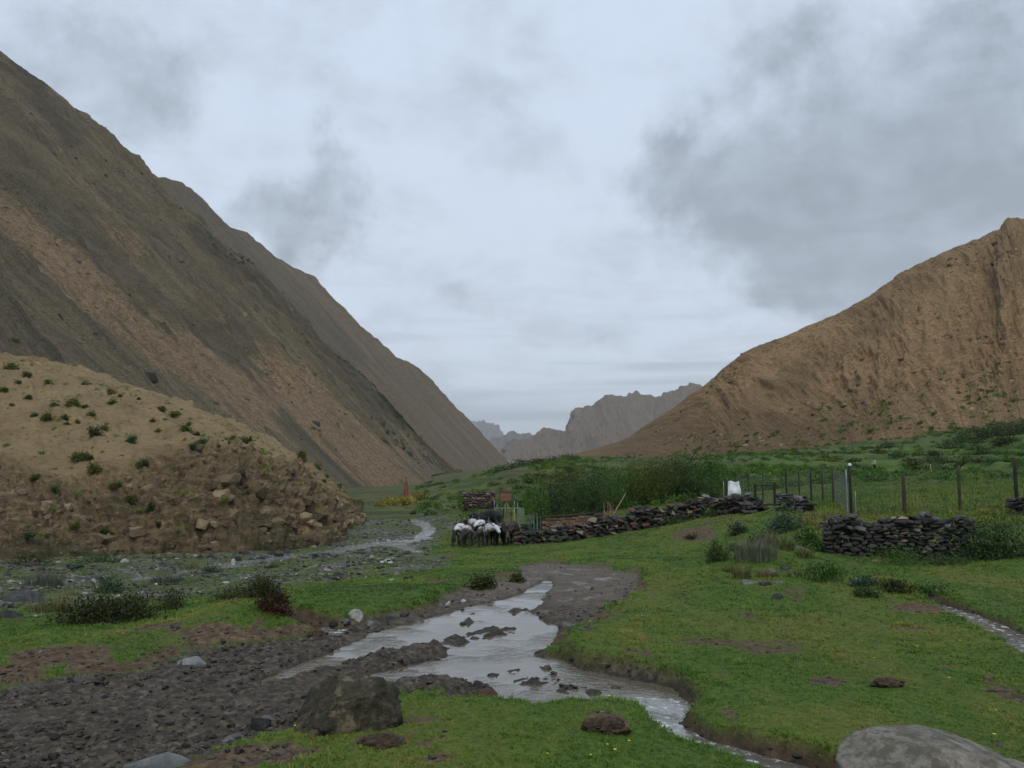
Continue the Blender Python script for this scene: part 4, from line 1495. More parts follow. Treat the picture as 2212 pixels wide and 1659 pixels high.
def rock_at(name, U, V, wpx, hpx, label, cat, mat, seed, depth=0.9, sink=0.25, rz=0.0, group=None, **kw):
    """rock whose base stands at photo point (U,V), wpx wide and hpx high in photo units"""
    g = G(U, V)
    w = px2m(wpx, g[1]) * 0.5
    h = px2m(hpx, g[1])
    if 'cuts' not in kw:
        rc = random.Random(seed * 7.7)
        kw['cuts'] = [(rc.uniform(-1, 1), rc.uniform(-1, 0.6), rc.uniform(-0.1, 1), rc.uniform(0.42, 0.72)) for _ in range(7)]
    z = hz(g[0], g[1] + w * depth * 0.5)
    me = boulder_mesh(name, (w, w * depth, h * 0.72), seed, mat, **kw)
    o = obj(name, me, None, (g[0], g[1] + w * depth * 0.5, z + h * (0.42 - sink)), (0, 0, rz))
    return tag(o, label, cat, group)


rock_at('boulder', 745, 1588, 222, 92, 'large dark mossy boulder beside the muddy track', 'boulder', M_MOSSY, 4.2, depth=0.8, sink=0.02, lump=0.30, fine=0.16,
        cuts=[(-0.75, -0.3, 0.55, 0.62), (0.5, -0.85, 0.1, 0.72), (0.1, -0.3, 1.0, 0.78), (0.9, -0.1, 0.35, 0.8)], power=2.4)
rock_at('boulder', 2065, 1750, 400, 116, 'large smooth grey boulder with a crack at the lower right', 'boulder', M_SMOOTH, 8.8, depth=0.7, sink=0.05, lump=0.14, fine=0.025,
        cuts=[(-0.6, -0.2, 0.6, 0.66), (0.55, 0, 0.8, 0.62), (0.1, -0.9, 0.5, 0.7), (-0.1, 0.1, 1, 0.72)], power=2.8, groove=(0.80, 0.35, -0.40, 0.42, 0.022, 0.22, 0.16))
rock_at('rock', 2215, 1720, 130, 62, 'low grey rock leaning against the cracked boulder', 'rock', M_SMOOTH, 3.1, depth=0.8, lump=0.16, sub=4)
rock_at('rock', 1530, 1712, 115, 42, 'half-buried smooth grey rock at the bottom edge of the picture', 'rock', M_SMOOTH, 6.4, depth=0.8, lump=0.15, sub=4)
rock_at('rock', 1684, 1300, 30, 17, 'small round blackish rock alone on the open turf', 'rock', M_DARKROCK, 2.7, lump=0.2, sub=3)
rock_at('flat_stone', 412, 1426, 62, 20, 'flat blue-grey stone slab lying on the mud', 'slab', M_SLABGREY, 5.5, depth=0.35, power=5.0, lump=0.08, fine=0.02, sub=4)
rock_at('rock', 552, 1568, 52, 36, 'dark jagged rock with a pale top at the track edge', 'rock', M_DARKROCK, 7.7, lump=0.35, fine=0.15, sub=4)
rock_at('rock', 572, 1552, 40, 16, 'pale grey flat stone beside the dark jagged rock', 'rock', M_GREYST, 1.7, lump=0.2, sub=3)
rock_at('flat_stone', 335, 1648, 125, 34, 'long flat grey slab lying along the lower track edge', 'slab', M_SLABGREY, 9.9, depth=0.45, power=4.0, lump=0.15, fine=0.03, sub=4, rz=0.35)
rock_at('flat_stone', 505, 1588, 60, 12, 'thin grey slab between the jagged rock and the long slab', 'slab', M_GREYST, 2.9, depth=0.4, power=4.0, sub=4, rz=0.3)
rock_at('rock', 765, 1338, 34, 22, 'whitish stone on the grass bank beside the small pool', 'rock', M_PALE, 4.4, lump=0.25, sub=3)
rock_at('rock', 1048, 1504, 34, 26, 'reddish wedge-shaped stone at the water edge', 'rock', M_RED, 3.3, lump=0.3, sub=4)
rock_at('earth_clod', 683, 1370, 44, 14, 'reddish brown earth clod beside the small pool', 'clod', M_CLOD, 6.1, cuts=(), lump=0.75, fine=0.45, sub=5, sink=0.30, depth=0.7, power=1.7)
rock_at('earth_clod', 1312, 1604, 84, 26, 'dark crumbly clod of earth on the turf near the stream', 'clod', M_CLOD, 12.1, cuts=(), lump=0.75, fine=0.45, sub=5, sink=0.30, depth=0.7, power=1.7)
rock_at('earth_clod', 822, 1634, 80, 22, 'reddish lump of soil in front of the mossy boulder', 'clod', M_CLOD, 13.4, cuts=(), lump=0.75, fine=0.45, sub=5, sink=0.30, depth=0.7, power=1.7)
rock_at('earth_clod', 1922, 1494, 58, 15, 'brown molehill-like clod on the right-hand turf', 'clod', M_CLOD, 15.0, cuts=(), lump=0.75, fine=0.45, sub=5, sink=0.30, depth=0.7, power=1.7)
rock_at('rock', 1035, 1476, 26, 13, 'small dark stone standing in the flooded track', 'rock', M_DARKROCK, 1.1, sub=3)
rock_at('rock', 30, 1300, 120, 30, 'long dark boulder at the left end of the riverbed', 'rock', M_DARKROCK, 5.2, depth=0.6, sub=4, lump=0.2)
rock_at('rock', 10, 1338, 60, 20, 'dark boulder in the gravel below the long dark boulder', 'rock', M_DARKROCK, 5.9, depth=0.7, sub=4, lump=0.2)
rock_at('rock', 266, 1216, 18, 14, 'pinkish white block at the cliff foot by the river', 'rock', M_PALE, 3.9, sub=3, lump=0.3)
rock_at('rock', 1895, 1222, 26, 11, 'tan stone in the grass in front of the right-hand wall', 'rock', M_TANST, 3.5, sub=3)
rock_at('rock', 1850, 1262, 16, 12, 'pale stone on the eroded bank by the ditch', 'rock', M_PALE, 8.1, sub=3)
rock_at('rock', 2100, 1318, 12, 7, 'small white stone on the far bank of the ditch', 'rock', M_PALE, 9.1, sub=3)
_rr = random.Random(5)
for i, (U, V, w, h) in enumerate([(700, 1352, 28, 13), (722, 1348, 24, 12), (745, 1346, 26, 12), (770, 1350, 22, 10), (800, 1343, 26, 11), (828, 1338, 22, 10), (850, 1333, 26, 11), (874, 1328, 22, 9), (735, 1360, 22, 9)]):
    rock_at('rock', U, V, w, h, 'grey stone in the rubble between the small pool and the flooded track', 'rock', [M_GREYST, M_DARKROCK][i % 2], 20 + i, sub=3, lump=0.3, group='rubble beside the flooded track')
for i, (U, V, w, h) in enumerate([(950, 1302, 18, 9), (968, 1300, 16, 9), (985, 1297, 20, 11), (1000, 1294, 14, 8)]):
    rock_at('rock', U, V, w, h, 'pale grey stone in the row along the far edge of the flooded track', 'rock', [M_GREYST, M_PALE][i % 2], 40 + i, sub=3, lump=0.3, group='pale stones along the far track edge')
for i, (U, V, w, h, mt) in enumerate([(1625, 1268, 40, 9, 1), (1655, 1270, 34, 10, 0), (1690, 1266, 26, 8, 1), (1700, 1236, 30, 10, 0), (1725, 1212, 36, 11, 1), (1700, 1200, 26, 10, 0), (1745, 1205, 24, 9, 1), (1600, 1225, 22, 9, 0), (1668, 1242, 24, 9, 1), (1735, 1186, 26, 9, 2)]):
    rock_at('flat_stone', U, V, w, h, 'flat grey slab in the broken rubble among the tussocks left of the right-hand wall', 'slab', [M_DARKROCK, M_GREYST, M_SLABGREY][mt], 60 + i, depth=0.6, power=4.0, sub=3, lump=0.2, group='rubble slabs among the tussocks')
for i in range(34):
    U = _rr.uniform(150, 900)
    V = _rr.uniform(1190, 1262) if U > 400 else _rr.uniform(1225, 1290)
    w = _rr.uniform(10, 22)
    rock_at('rock', U, V, w, w * 0.55, 'rounded grey boulder among the gravel of the riverbed', 'rock', [M_DARKROCK, M_GREYST, M_GREYST, M_DARKROCK, M_PALE][i % 5], 90 + i, sub=3, lump=0.3, group='boulders in the riverbed')
for i in range(18):
    U = 430 + i * 19 + _rr.uniform(-6, 6)
    V = 1208 - (U - 430) * 0.07 + _rr.uniform(-3, 3)
    w = _rr.uniform(14, 30)
    rock_at('rock', U, V, w, w * 0.5, 'dark wet boulder at the foot of the brown cliff', 'rock', M_DARKROCK, 140 + i, sub=3, lump=0.35, group='dark boulders along the cliff foot')
# slab that juts out of the near hill at the left edge
_p = near_hill_at(8, 1020)
_o = obj('rock', boulder_mesh('rock', (1.9, 1.3, 0.9), 77.0, M_DARKROCK, 4, 0.2, 0.05, cuts=[(0.3, -0.5, 1, 0.5), (0.5, -1, -0.2, 0.5), (1, 0, 0.3, 0.6)], power=3.0), None, tuple(_p + np.array([-1.3, -0.4, 0.0])), (0.1, 0.2, 0.2))
tag(_o, 'dark grey slab jutting from the near hill at the left edge', 'rock')


# ----------------------------------------------------------------- plants
def tube(v, f, pts, radii, n=5):
    i0 = len(v)
    for k, (p, r) in enumerate(zip(pts, radii)):
        p = Vector(p)
        d = (Vector(pts[min(k + 1, len(pts) - 1)]) - Vector(pts[max(k - 1, 0)]))
        d = d.normalized() if d.length > 1e-6 else Vector((0, 0, 1))
        u = d.orthogonal().normalized()
        w = d.cross(u)
        for j in range(n):
            a = 2 * math.pi * j / n
            v.append(tuple(p + u * (r * math.cos(a)) + w * (r * math.sin(a))))
    for k in range(len(pts) - 1):
        for j in range(n):
            a = i0 + k * n + j
            b = i0 + k * n + (j + 1) % n
            f.append((a, b, b + n, a + n))
    f.append(tuple(i0 + j for j in range(n))[::-1])
    f.append(tuple(i0 + (len(pts) - 1) * n + j for j in range(n)))


def leaf_mesh(name, seed, rx, ry, rz, n, ll, lw, mat, clumps=14, spread=0.30, up=0.3, low=-0.15, hollow=0.35):
    """foliage: leaf-sized faces gathered in uneven clumps through the crown's volume"""
    r = np.random.RandomState(seed)
    c = r.randn(clumps, 3)
    c /= np.linalg.norm(c, axis=1, keepdims=True)
    c *= (hollow + (1 - hollow) * r.rand(clumps, 1) ** 0.5) * 0.80
    c[:, 2] = np.maximum(c[:, 2], low)
    tone_c = r.rand(clumps)
    size_c = r.uniform(0.6, 1.25, clumps)
    k = r.randint(0, clumps, n)
    p = c[k] + r.randn(n, 3) * (spread * size_c[k])[:, None]
    p[:, 2] = np.maximum(p[:, 2], low - 0.25 * r.rand(n))
    p *= np.array([rx, ry, rz])
    p[:, 2] -= low * rz
    d = r.randn(n, 3)
    d[:, 2] += up * 2
    d /= np.linalg.norm(d, axis=1, keepdims=True)
    s = np.cross(d, r.randn(n, 3))
    s /= np.linalg.norm(s, axis=1, keepdims=True) + 1e-9
    L = (ll * r.uniform(0.6, 1.3, n))[:, None]
    W = (lw * r.uniform(0.6, 1.3, n))[:, None]
    v = np.stack([p, p + d * L * 0.5 + s * W * 0.5, p + d * L, p + d * L * 0.5 - s * W * 0.5], 1).reshape(-1, 3)
    q = np.arange(4 * n).reshape(-1, 4)
    me = np_mesh(name, v, q, mat, False)
    tone = np.clip(0.5 + 0.55 * (tone_c[k] - 0.5) + 0.22 * r.randn(n), 0, 1)
    a = me.attributes.new('tone', 'FLOAT', 'POINT')
    a.data.foreach_set('value', np.repeat(tone, 4).astype(np.float32))
    return me, c * np.array([rx, ry, rz]) - np.array([0, 0, low * rz])


def stems_mesh(name, ends, mat, r0=0.03, seed=1, base=0.15):
    r = random.Random(seed)
    v, f = [], []
    for e in ends:
        b = Vector((r.uniform(-base, base), r.uniform(-base, base), -0.08))
        e = Vector(e)
        m = b.lerp(e, 0.5) + Vector((r.uniform(-.1, .1), r.uniform(-.1, .1), 0.12 * e.z))
        tube(v, f, [b, m, e], [r0, r0 * 0.7, r0 * 0.25], 5)
    return mesh_from(name, v, f, mat, True)


M_BARK = mat_plain('willow_bark', (0.055, 0.045, 0.032), (0.13, 0.11, 0.08), 12, 0.9, 0.6, 0.01, (1, 1, 0.2))
M_SHRUB = mat_leaf('dark_shrub_leaves', (0.012, 0.017, 0.005), (0.038, 0.048, 0.013), (0.085, 0.090, 0.026))
M_REDSHRUB = mat_leaf('red_shrub_leaves', (0.016, 0.012, 0.006), (0.060, 0.030, 0.016), (0.15, 0.050, 0.030))
M_OLIVE = mat_leaf('olive_shrub_leaves', (0.022, 0.034, 0.007), (0.066, 0.088, 0.016), (0.145, 0.155, 0.030))
M_WILLOW = mat_leaf('willow_leaves', (0.014, 0.034, 0.010), (0.040, 0.084, 0.024), (0.085, 0.135, 0.042))
M_BRIGHT = mat_leaf('bright_leaves', (0.020, 0.054, 0.010), (0.056, 0.125, 0.022), (0.110, 0.185, 0.042))
M_BLUE = mat_leaf('bluegreen_leaves', (0.020, 0.044, 0.022), (0.050, 0.095, 0.048), (0.095, 0.150, 0.080))
M_YELLOWB = mat_leaf('yellow_shrub_leaves', (0.10, 0.09, 0.014), (0.24, 0.21, 0.035), (0.36, 0.32, 0.07))
M_STRAW = mat_leaf('straw_blades', (0.10, 0.085, 0.040), (0.20, 0.165, 0.080), (0.32, 0.26, 0.14))
M_BLADE = mat_leaf('green_blades', (0.035, 0.062, 0.015), (0.085, 0.125, 0.032), (0.15, 0.185, 0.060))
M_GREYBL = mat_leaf('grey_blades', (0.075, 0.075, 0.070), (0.135, 0.132, 0.125), (0.21, 0.20, 0.19))


def shrub(U, V, wpx, hpx, label, mat, seed, leaf=0.05, n=2600, cat='shrub', group=None, clumps=16, up=0.3, name='shrub', at=None, depth=0.8, low=-0.15):
    g = G(U, V) if at is None else np.array(at)
    w = px2m(wpx, g[1]) * 0.5
    h = px2m(hpx, g[1])
    t = empty(name, (g[0], g[1] + w * 0.3, (hz(g[0], g[1] + w * 0.3) if at is None else g[2]) - 0.03))
    tag(t, label, cat, group)
    fo, c = leaf_mesh('foliage', seed, w, w * depth, h * 0.80, n, leaf, leaf * 0.42, mat, clumps, up=up, low=low)
    obj('foliage', fo, t)
    obj('stem', stems_mesh('stem', c[:9], M_BARK, max(0.008, w * 0.02), seed, w * 0.2), t)
    return t


def clump(U, V, wpx, hpx, label, mats, seed, n=260, cat='grass clump', group=None, name='grass_clump'):
    g = G(U, V)
    w = px2m(wpx, g[1]) * 0.5
    h = px2m(hpx, g[1])
    r = random.Random(seed)
    t = empty(name, (g[0], g[1] + w * 0.3, hz(g[0], g[1] + w * 0.3) - 0.02))
    tag(t, label, cat, group)
    for k, (mt, fr) in enumerate(mats):
        v, f, tone = [], [], []
        for i in range(int(n * fr)):
            an, rr = r.uniform(0, 6.283), w * 0.75 * math.sqrt(r.random())
            i0 = len(v)
            blade_strip(v, f, (rr * math.cos(an), rr * math.sin(an), 0), an + r.uniform(-0.9, 0.9), h * r.uniform(0.45, 1.1) * (1 - 0.35 * rr / w), max(0.006, px2m(1.6, g[1])) * r.uniform(0.6, 1.3), r.uniform(0.05, 0.75), 3)
            tone += [r.random()] * (len(v) - i0)
        me = mesh_from(['blades', 'seed_stalks', 'dry_blades'][k], v, f, mt)
        me.attributes.new('tone', 'FLOAT', 'POINT').data.foreach_set('value', tone)
        obj(['blades', 'seed_stalks', 'dry_blades'][k], me, t)
    return t


# shrubs of the foreground and middle ground
shrub(222, 1352, 195, 56, 'wide low dark olive shrub on the left bank', M_SHRUB, 1, 0.06, 9500, clumps=34)
shrub(368, 1322, 90, 44, 'small dark shrub right of the wide olive shrub', M_SHRUB, 2, 0.045, 2000)
shrub(515, 1308, 125, 36, 'dark low shrub on the crest of the grassy hummock', M_SHRUB, 3, 0.045, 2200)
shrub(584, 1358, 74, 52, 'dark red-tipped shrub hanging over the hummock edge', M_REDSHRUB, 4, 0.045, 3200)
shrub(560, 1342, 92, 48, 'dark green shrub between the hummock crest and the red shrub', M_SHRUB, 5, 0.045, 3600)
shrub(1038, 1266, 62, 38, 'round dark shrub alone on the grass left of the track', M_SHRUB, 6, 0.07, 1700)
shrub(1118, 1252, 34, 20, 'small low shrub at the inner bend of the track', M_OLIVE, 7, 0.07, 900)
shrub(232, 1284, 60, 46, 'blue-green leafy plant at the river edge', M_BLUE, 8, 0.09, 900, cat='plant', name='leafy_plant', up=0.6)
shrub(1702, 1150, 84, 50, 'big leafy dark green bush behind the tussocks left of the wall', M_BLUE, 9, 0.11, 2600, cat='bush', name='bush')
shrub(2160, 1210, 150, 92, 'large grey-green bush at the right end of the stone wall', M_WILLOW, 10, 0.09, 5200, cat='bush', name='bush', clumps=26)
shrub(1762, 1200, 60, 44, 'green leafy bush at the left end of the right-hand wall', M_BRIGHT, 11, 0.09, 1700, cat='bush', name='bush')
shrub(1552, 1228, 46, 46, 'upright green tussock-like bush on the open slope', M_WILLOW, 12, 0.08, 1500, cat='bush', name='bush', up=0.9)
shrub(1790, 1262, 96, 44, 'bright green feathery bush by the eroded bank', M_BRIGHT, 13, 0.07, 2600, cat='bush', name='bush', up=0.9)
shrub(1960, 1226, 170, 46, 'long strip of green herbs at the foot of the right-hand wall', M_BRIGHT, 14, 0.06, 2400, cat='plant', name='leafy_plant', up=0.8)
shrub(2060, 1224, 90, 26, 'low green herbs at the wall foot beside the large bush', M_WILLOW, 15, 0.06, 1800, cat='plant', name='leafy_plant', up=0.8)
shrub(1495, 1172, 26, 12, 'small green tuft in the bare tan earth patch', M_SHRUB, 16, 0.09, 500)
shrub(1870, 1290, 60, 20, 'low dark herbs on the eroded bank', M_BLUE, 17, 0.06, 1200, cat='plant', name='leafy_plant')
shrub(1385, 1142, 60, 18, 'dark green weeds below the middle of the long dry wall', M_WILLOW, 18, 0.12, 1200, cat='plant', name='leafy_plant')
shrub(1470, 1130, 70, 20, 'dark green weeds below the upper part of the long dry wall', M_WILLOW, 19, 0.12, 1200, cat='plant', name='leafy_plant')
shrub(1560, 1112, 70, 20, 'dark green weeds below the crest of the long dry wall', M_WILLOW, 20, 0.12, 1200, cat='plant', name='leafy_plant')
shrub(1598, 1160, 40, 26, 'dark weedy bush on the brown hillock', M_BLUE, 21, 0.10, 1000)
shrub(1640, 1180, 44, 30, 'dark bush in the hollow between hillock and big leafy bush', M_SHRUB, 22, 0.10, 1000)
clump(100, 1326, 110, 54, 'straw-coloured grass clump left of the wide olive shrub', [(M_BLADE, 0.45), (M_STRAW, 0.55)], 1, 420)
clump(85, 1268, 110, 46, 'pinkish dry grass clump on the far side of the riverbed', [(M_BLADE, 0.4), (M_GREYBL, 0.6)], 2, 360)
clump(350, 1262, 80, 34, 'grey-flowered grass clump in the middle of the riverbed', [(M_BLADE, 0.4), (M_GREYBL, 0.6)], 3, 320)
clump(400, 1222, 90, 34, 'yellow-green grass clump at the foot of the cliff', [(M_BLADE, 0.5), (M_STRAW, 0.3)], 4, 320)
clump(585, 1228, 40, 16, 'small green grass clump on the gravel bar', [(M_BLADE, 1.0)], 5, 160)
clump(1640, 1228, 120, 66, 'tall grey seeding grass clump on the rubble mound', [(M_BLADE, 0.4), (M_GREYBL, 0.6)], 6, 560)
clump(1606, 1258, 52, 46, 'pale green reedy clump in front of the grey seeding grass', [(M_BLADE, 0.6), (M_STRAW, 0.4)], 7, 260)
clump(1660, 1252, 60, 30, 'straw stubble clump in front of the grey seeding grass', [(M_STRAW, 0.8), (M_BLADE, 0.2)], 8, 240)
clump(1668, 1182, 34, 50, 'tan dry grass clump behind the rubble mound', [(M_STRAW, 0.9), (M_BLADE, 0.1)], 9, 240)
clump(1700, 1216, 60, 40, 'green reedy clump right of the grey seeding grass', [(M_BLADE, 0.8), (M_STRAW, 0.2)], 10, 260)
clump(300, 1300, 60, 26, 'thin dry grass clump behind the wide olive shrub', [(M_BLADE, 0.5), (M_STRAW, 0.5)], 11, 200)
clump(150, 1288, 50, 22, 'small yellowish grass clump on the left gravel', [(M_BLADE, 0.5), (M_STRAW, 0.5)], 12, 160)

clump(1578, 1246, 40, 30, 'short green grass clump left of the pale reedy clump', [(M_BLADE, 0.8), (M_STRAW, 0.2)], 13, 180)
clump(1722, 1252, 44, 26, 'short straw clump between rubble and feathery bush', [(M_STRAW, 0.6), (M_BLADE, 0.4)], 14, 180)
clump(1742, 1222, 50, 34, 'green clump above the feathery bush', [(M_BLADE, 0.8), (M_STRAW, 0.2)], 15, 200)
clump(1622, 1196, 46, 34, 'grey-green clump behind the grey seeding grass', [(M_BLADE, 0.5), (M_GREYBL, 0.5)], 16, 200)
clump(1690, 1182, 40, 36, 'green clump at the foot of the big leafy bush', [(M_BLADE, 0.8), (M_STRAW, 0.2)], 17, 200)
shrub(1905, 1262, 70, 26, 'brownish herbs on top of the eroded bank', M_OLIVE, 31, 0.06, 1300, cat='plant', name='leafy_plant')
shrub(1945, 1300, 80, 22, 'dark herbs along the near edge of the ditch', M_SHRUB, 32, 0.06, 1300, cat='plant', name='leafy_plant')
shrub(1880, 1308, 60, 18, 'low green herbs below the eroded bank', M_WILLOW, 33, 0.06, 1000, cat='plant', name='leafy_plant')
shrub(2010, 1290, 90, 16, 'dark herbs along the far edge of the ditch', M_WILLOW, 34, 0.06, 1200, cat='plant', name='leafy_plant')
shrub(1590, 1215, 34, 24, 'small dark herb left of the grey seeding grass', M_WILLOW, 35, 0.07, 700, cat='plant', name='leafy_plant')
shrub(1745, 1168, 50, 30, 'weedy herb between big leafy bush and right-hand wall', M_WILLOW, 36, 0.09, 900, cat='plant', name='leafy_plant')
shrub(455, 1238, 50, 18, 'low bluish herb on the gravel below the cliff', M_BLUE, 37, 0.09, 700, cat='plant', name='leafy_plant')
shrub(60, 1222, 80, 26, 'dark weeds at the left end of the cliff foot', M_SHRUB, 38, 0.12, 900, cat='plant', name='leafy_plant')
shrub(210, 1216, 90, 22, 'green weeds along the cliff foot left of the pinkish block', M_WILLOW, 39, 0.12, 900, cat='plant', name='leafy_plant')

# shrubs dotted over the near hill (photo positions)
HS = [(20, 795, 26), (58, 815, 20), (105, 828, 16), (40, 828, 14), (10, 845, 18), (62, 862, 14), (25, 875, 12), (118, 875, 18), (153, 872, 30), (184, 880, 14), (245, 870, 18), (75, 900, 14), (102, 905, 22), (140, 905, 14), (168, 912, 12),
      (195, 897, 18), (145, 915, 12), (205, 940, 24), (225, 928, 18), (282, 955, 24), (175, 992, 34), (192, 990, 18), (205, 1020, 26), (310, 1002, 26), (330, 908, 12), (350, 888, 18), (380, 900, 22), (410, 918, 12), (400, 935, 26), (425, 942, 20), (343, 930, 14),
      (435, 958, 26), (500, 950, 22), (528, 965, 34), (475, 965, 14), (420, 970, 16), (658, 975, 22), (655, 995, 18), (690, 1008, 16), (715, 1022, 14), (250, 1050, 22), (75, 1035, 20), (545, 985, 14), (600, 1050, 16), (260, 858, 12), (300, 862, 10), (240, 850, 18), (215, 835, 14), (190, 830, 16), (740, 1045, 12), (570, 1000, 14),
      (120, 1060, 20), (285, 1085, 26), (330, 1100, 22), (160, 1140, 24), (60, 1160, 22), (230, 1150, 26), (345, 1130, 16), (620, 1020, 12), (700, 1040, 12)]
HV = [leaf_mesh('shrub', 300 + i, 0.62, 0.6, 0.75, 900, 0.15, 0.085, [M_OLIVE, M_SHRUB, M_OLIVE, M_WILLOW][i % 4], 14, spread=0.24, hollow=0.05) for i in range(8)]
_rh = random.Random(2)
for i, (U, V, w) in enumerate(HS):
    p = near_hill_at(U, V)
    s = px2m(w, p[1]) * _rh.uniform(0.85, 1.1)
    o = obj('shrub', HV[i % 8][0], None, (p[0], p[1] - 0.05, p[2] - 0.06), (0, 0, _rh.uniform(0, 6.28)), (s, s, s * _rh.uniform(0.7, 1.0)))
    up = p[2] > near_hill_at(U, 1000)[2] - 1.0 and V < 985
    tag(o, 'small round olive shrub dotted on the bare tan slope of the near hill' if up else 'small shrub clinging to the brown cliff face above the river', 'shrub',
        'shrubs on the tan slope of the near hill' if up else 'shrubs on the brown cliff face')

# low scrub spotted over the foot of the right hill and the fields: single cushions
def build_scrub():
    r = np.random.RandomState(8)
    N = 11000
    y = np.exp(r.uniform(math.log(CC + 58), math.log(CC + 190), N)) - CC
    x = r.uniform(-0.12, 0.95, N) * (y + CC)
    d = fbm(x * 0.05 + 3, y * 0.03, 4)
    m = masks(x, y)
    g = r.rand(N) < (0.15 + 0.85 * sstep(0.0, 0.35, d)) * (m['gravel'] < 0.3)
    x, y = x[g], y[g]
    n = len(x)
    mt = M_TURF
    pr = []
    for i in range(4):
        me, _ = leaf_mesh('scrub', 500 + i, 0.8, 0.8, 0.5, 150, 0.26, 0.11, mt, 7, up=0.6)
        pr.append(me)
    tint = np.clip(0.25 + 0.35 * fbm(x * 0.08, y * 0.05 + 9, 3) + 0.15 * r.randn(n), 0, 1)
    scatter('field_herbs', np.stack([x, y, heights(x, y) - 0.05], 1), r.uniform(0, 6, n), r.uniform(0.35, 1.0, n), tint, r.randint(0, 4, n), pr, mt, 'green and yellowish herbs covering the fields behind the fence')


build_scrub()

# willows behind the long dry wall
WILL = [(1160, 1128, 50, 2.9, 0.9, 'slim young willow standing in a wire tree guard'), (1195, 1118, 52, 2.3, 1.5, 'low dark willow at the left end of the thicket'),
        (1235, 1116, 54, 2.5, 1.7, 'second dark willow from the left of the thicket'), (1275, 1112, 55, 2.7, 1.7, 'dense green willow above the left end of the mud-brick wall'),
        (1315, 1110, 58, 2.4, 1.6, 'bright green willow behind the bundle of dry stalks'), (1352, 1106, 60, 2.5, 1.7, 'feathery willow right of the dry stalks'),
        (1392, 1100, 60, 2.8, 1.8, 'olive willow in the middle of the thicket'), (1432, 1094, 60, 2.8, 1.9, 'tall olive willow behind the rising dry wall'),
        (1468, 1088, 61, 3.0, 1.9, 'tallest willow of the thicket'), (1505, 1080, 60, 2.8, 1.8, 'dense dark willow near the wall crest'),
        (1540, 1072, 58, 2.6, 1.6, 'bright green willow at the right end of the thicket'), (1300, 1085, 78, 2.6, 2.2, 'dark willow behind the middle of the thicket'), (1225, 1080, 84, 2.2, 2.2, 'dark willow behind the left of the thicket'), (1390, 1062, 80, 2.8, 2.4, 'pale willow behind the olive willows')]
WM = [M_WILLOW, M_SHRUB, M_WILLOW, M_BRIGHT, M_WILLOW]
for i, (U, V, d, h, w, lab) in enumerate(WILL):
    q = P(U, V, d)
    z = hz(q[0], q[1])
    t = empty('willow_tree', (q[0], q[1], z - 0.05))
    tag(t, lab, 'willow', 'willows behind the dry wall')
    mt = [M_BRIGHT, M_WILLOW, M_WILLOW, M_WILLOW, M_BRIGHT, M_BRIGHT, M_OLIVE, M_OLIVE, M_WILLOW, M_WILLOW, M_BRIGHT, M_WILLOW, M_SHRUB, M_OLIVE][i]
    lm, c = leaf_mesh('crown', 700 + i, w * 0.95, w * 0.9, h * 0.62, 3000, 0.20, 0.055, mt, 26, spread=0.26, up=0.8, low=-0.55)
    obj('crown', lm, t, (0, 0, 0.18 * h))
    obj('trunk', stems_mesh('trunk', [tuple(k + np.array([0, 0, 0.18 * h])) for k in c[:12]], M_BARK, 0.045, i, 0.3), t)

# hedge on the terrace edge to the right
for i, (U, V, d, h, w) in enumerate([(2080, 928, 124, 1.9, 1.8), (2110, 927, 124, 2.3, 1.9), (2142, 926, 123, 2.5, 2.0), (2175, 925, 123, 2.2, 2.0), (2206, 924, 122, 2.6, 2.1), (2240, 922, 122, 2.4, 2.1)]):
    q = P(U, V, d)
    t = empty('bush', (q[0], q[1], hz(q[0], q[1]) - 0.05))
    tag(t, ['leftmost', 'second', 'third', 'fourth', 'fifth', 'outermost'][i] + ' bush from the left in the hedge on the right-hand terrace', 'bush', 'hedge on the right-hand terrace')
    lm, c = leaf_mesh('foliage', 800 + i, w, w, h * 0.7, 1500, 0.26, 0.11, [M_WILLOW, M_SHRUB][i % 2], 16, up=0.5, low=-0.5)
    obj('foliage', lm, t)
    obj('stem', stems_mesh('stem', [tuple(k) for k in c[:6]], M_BARK, 0.05, i, 0.3), t)

# bushes on the terrace banks and the dark spur right of centre
_rb = random.Random(9)
BK = [(1875, 975, 135), (1900, 968, 135), (1925, 962, 134), (1895, 985, 128), (1950, 992, 118), (1985, 990, 116), (2020, 995, 112), (2060, 1000, 105), (2090, 1003, 100), (2120, 1000, 98), (2150, 1004, 95), (2185, 1000, 94), (1990, 1008, 104), (2050, 975, 122), (2110, 960, 122), (2170, 965, 112), (2130, 985, 110),
      (1100, 1012, 230), (1130, 1008, 230), (1160, 1012, 220), (1190, 1022, 190), (1140, 1028, 200), (1110, 1032, 210), (1230, 1030, 160), (1080, 1036, 230), (1050, 1040, 230), (1210, 1045, 130), (1170, 1048, 130), (1130, 1055, 120), (1190, 1068, 100)]
for _i in range(46):
    if _i % 2:
        BK.append((_rb.uniform(1030, 1240), _rb.uniform(1000, 1062), _rb.uniform(120, 230)))
    else:
        BK.append((_rb.uniform(1740, 2212), _rb.uniform(965, 1010), _rb.uniform(92, 128)))
BV = [leaf_mesh('bush', 900 + i, 1.2, 1.1, 0.9, 420, 0.30, 0.13, [M_SHRUB, M_WILLOW, M_OLIVE][i % 3], 10, up=0.5, low=-0.3)[0] for i in range(6)]
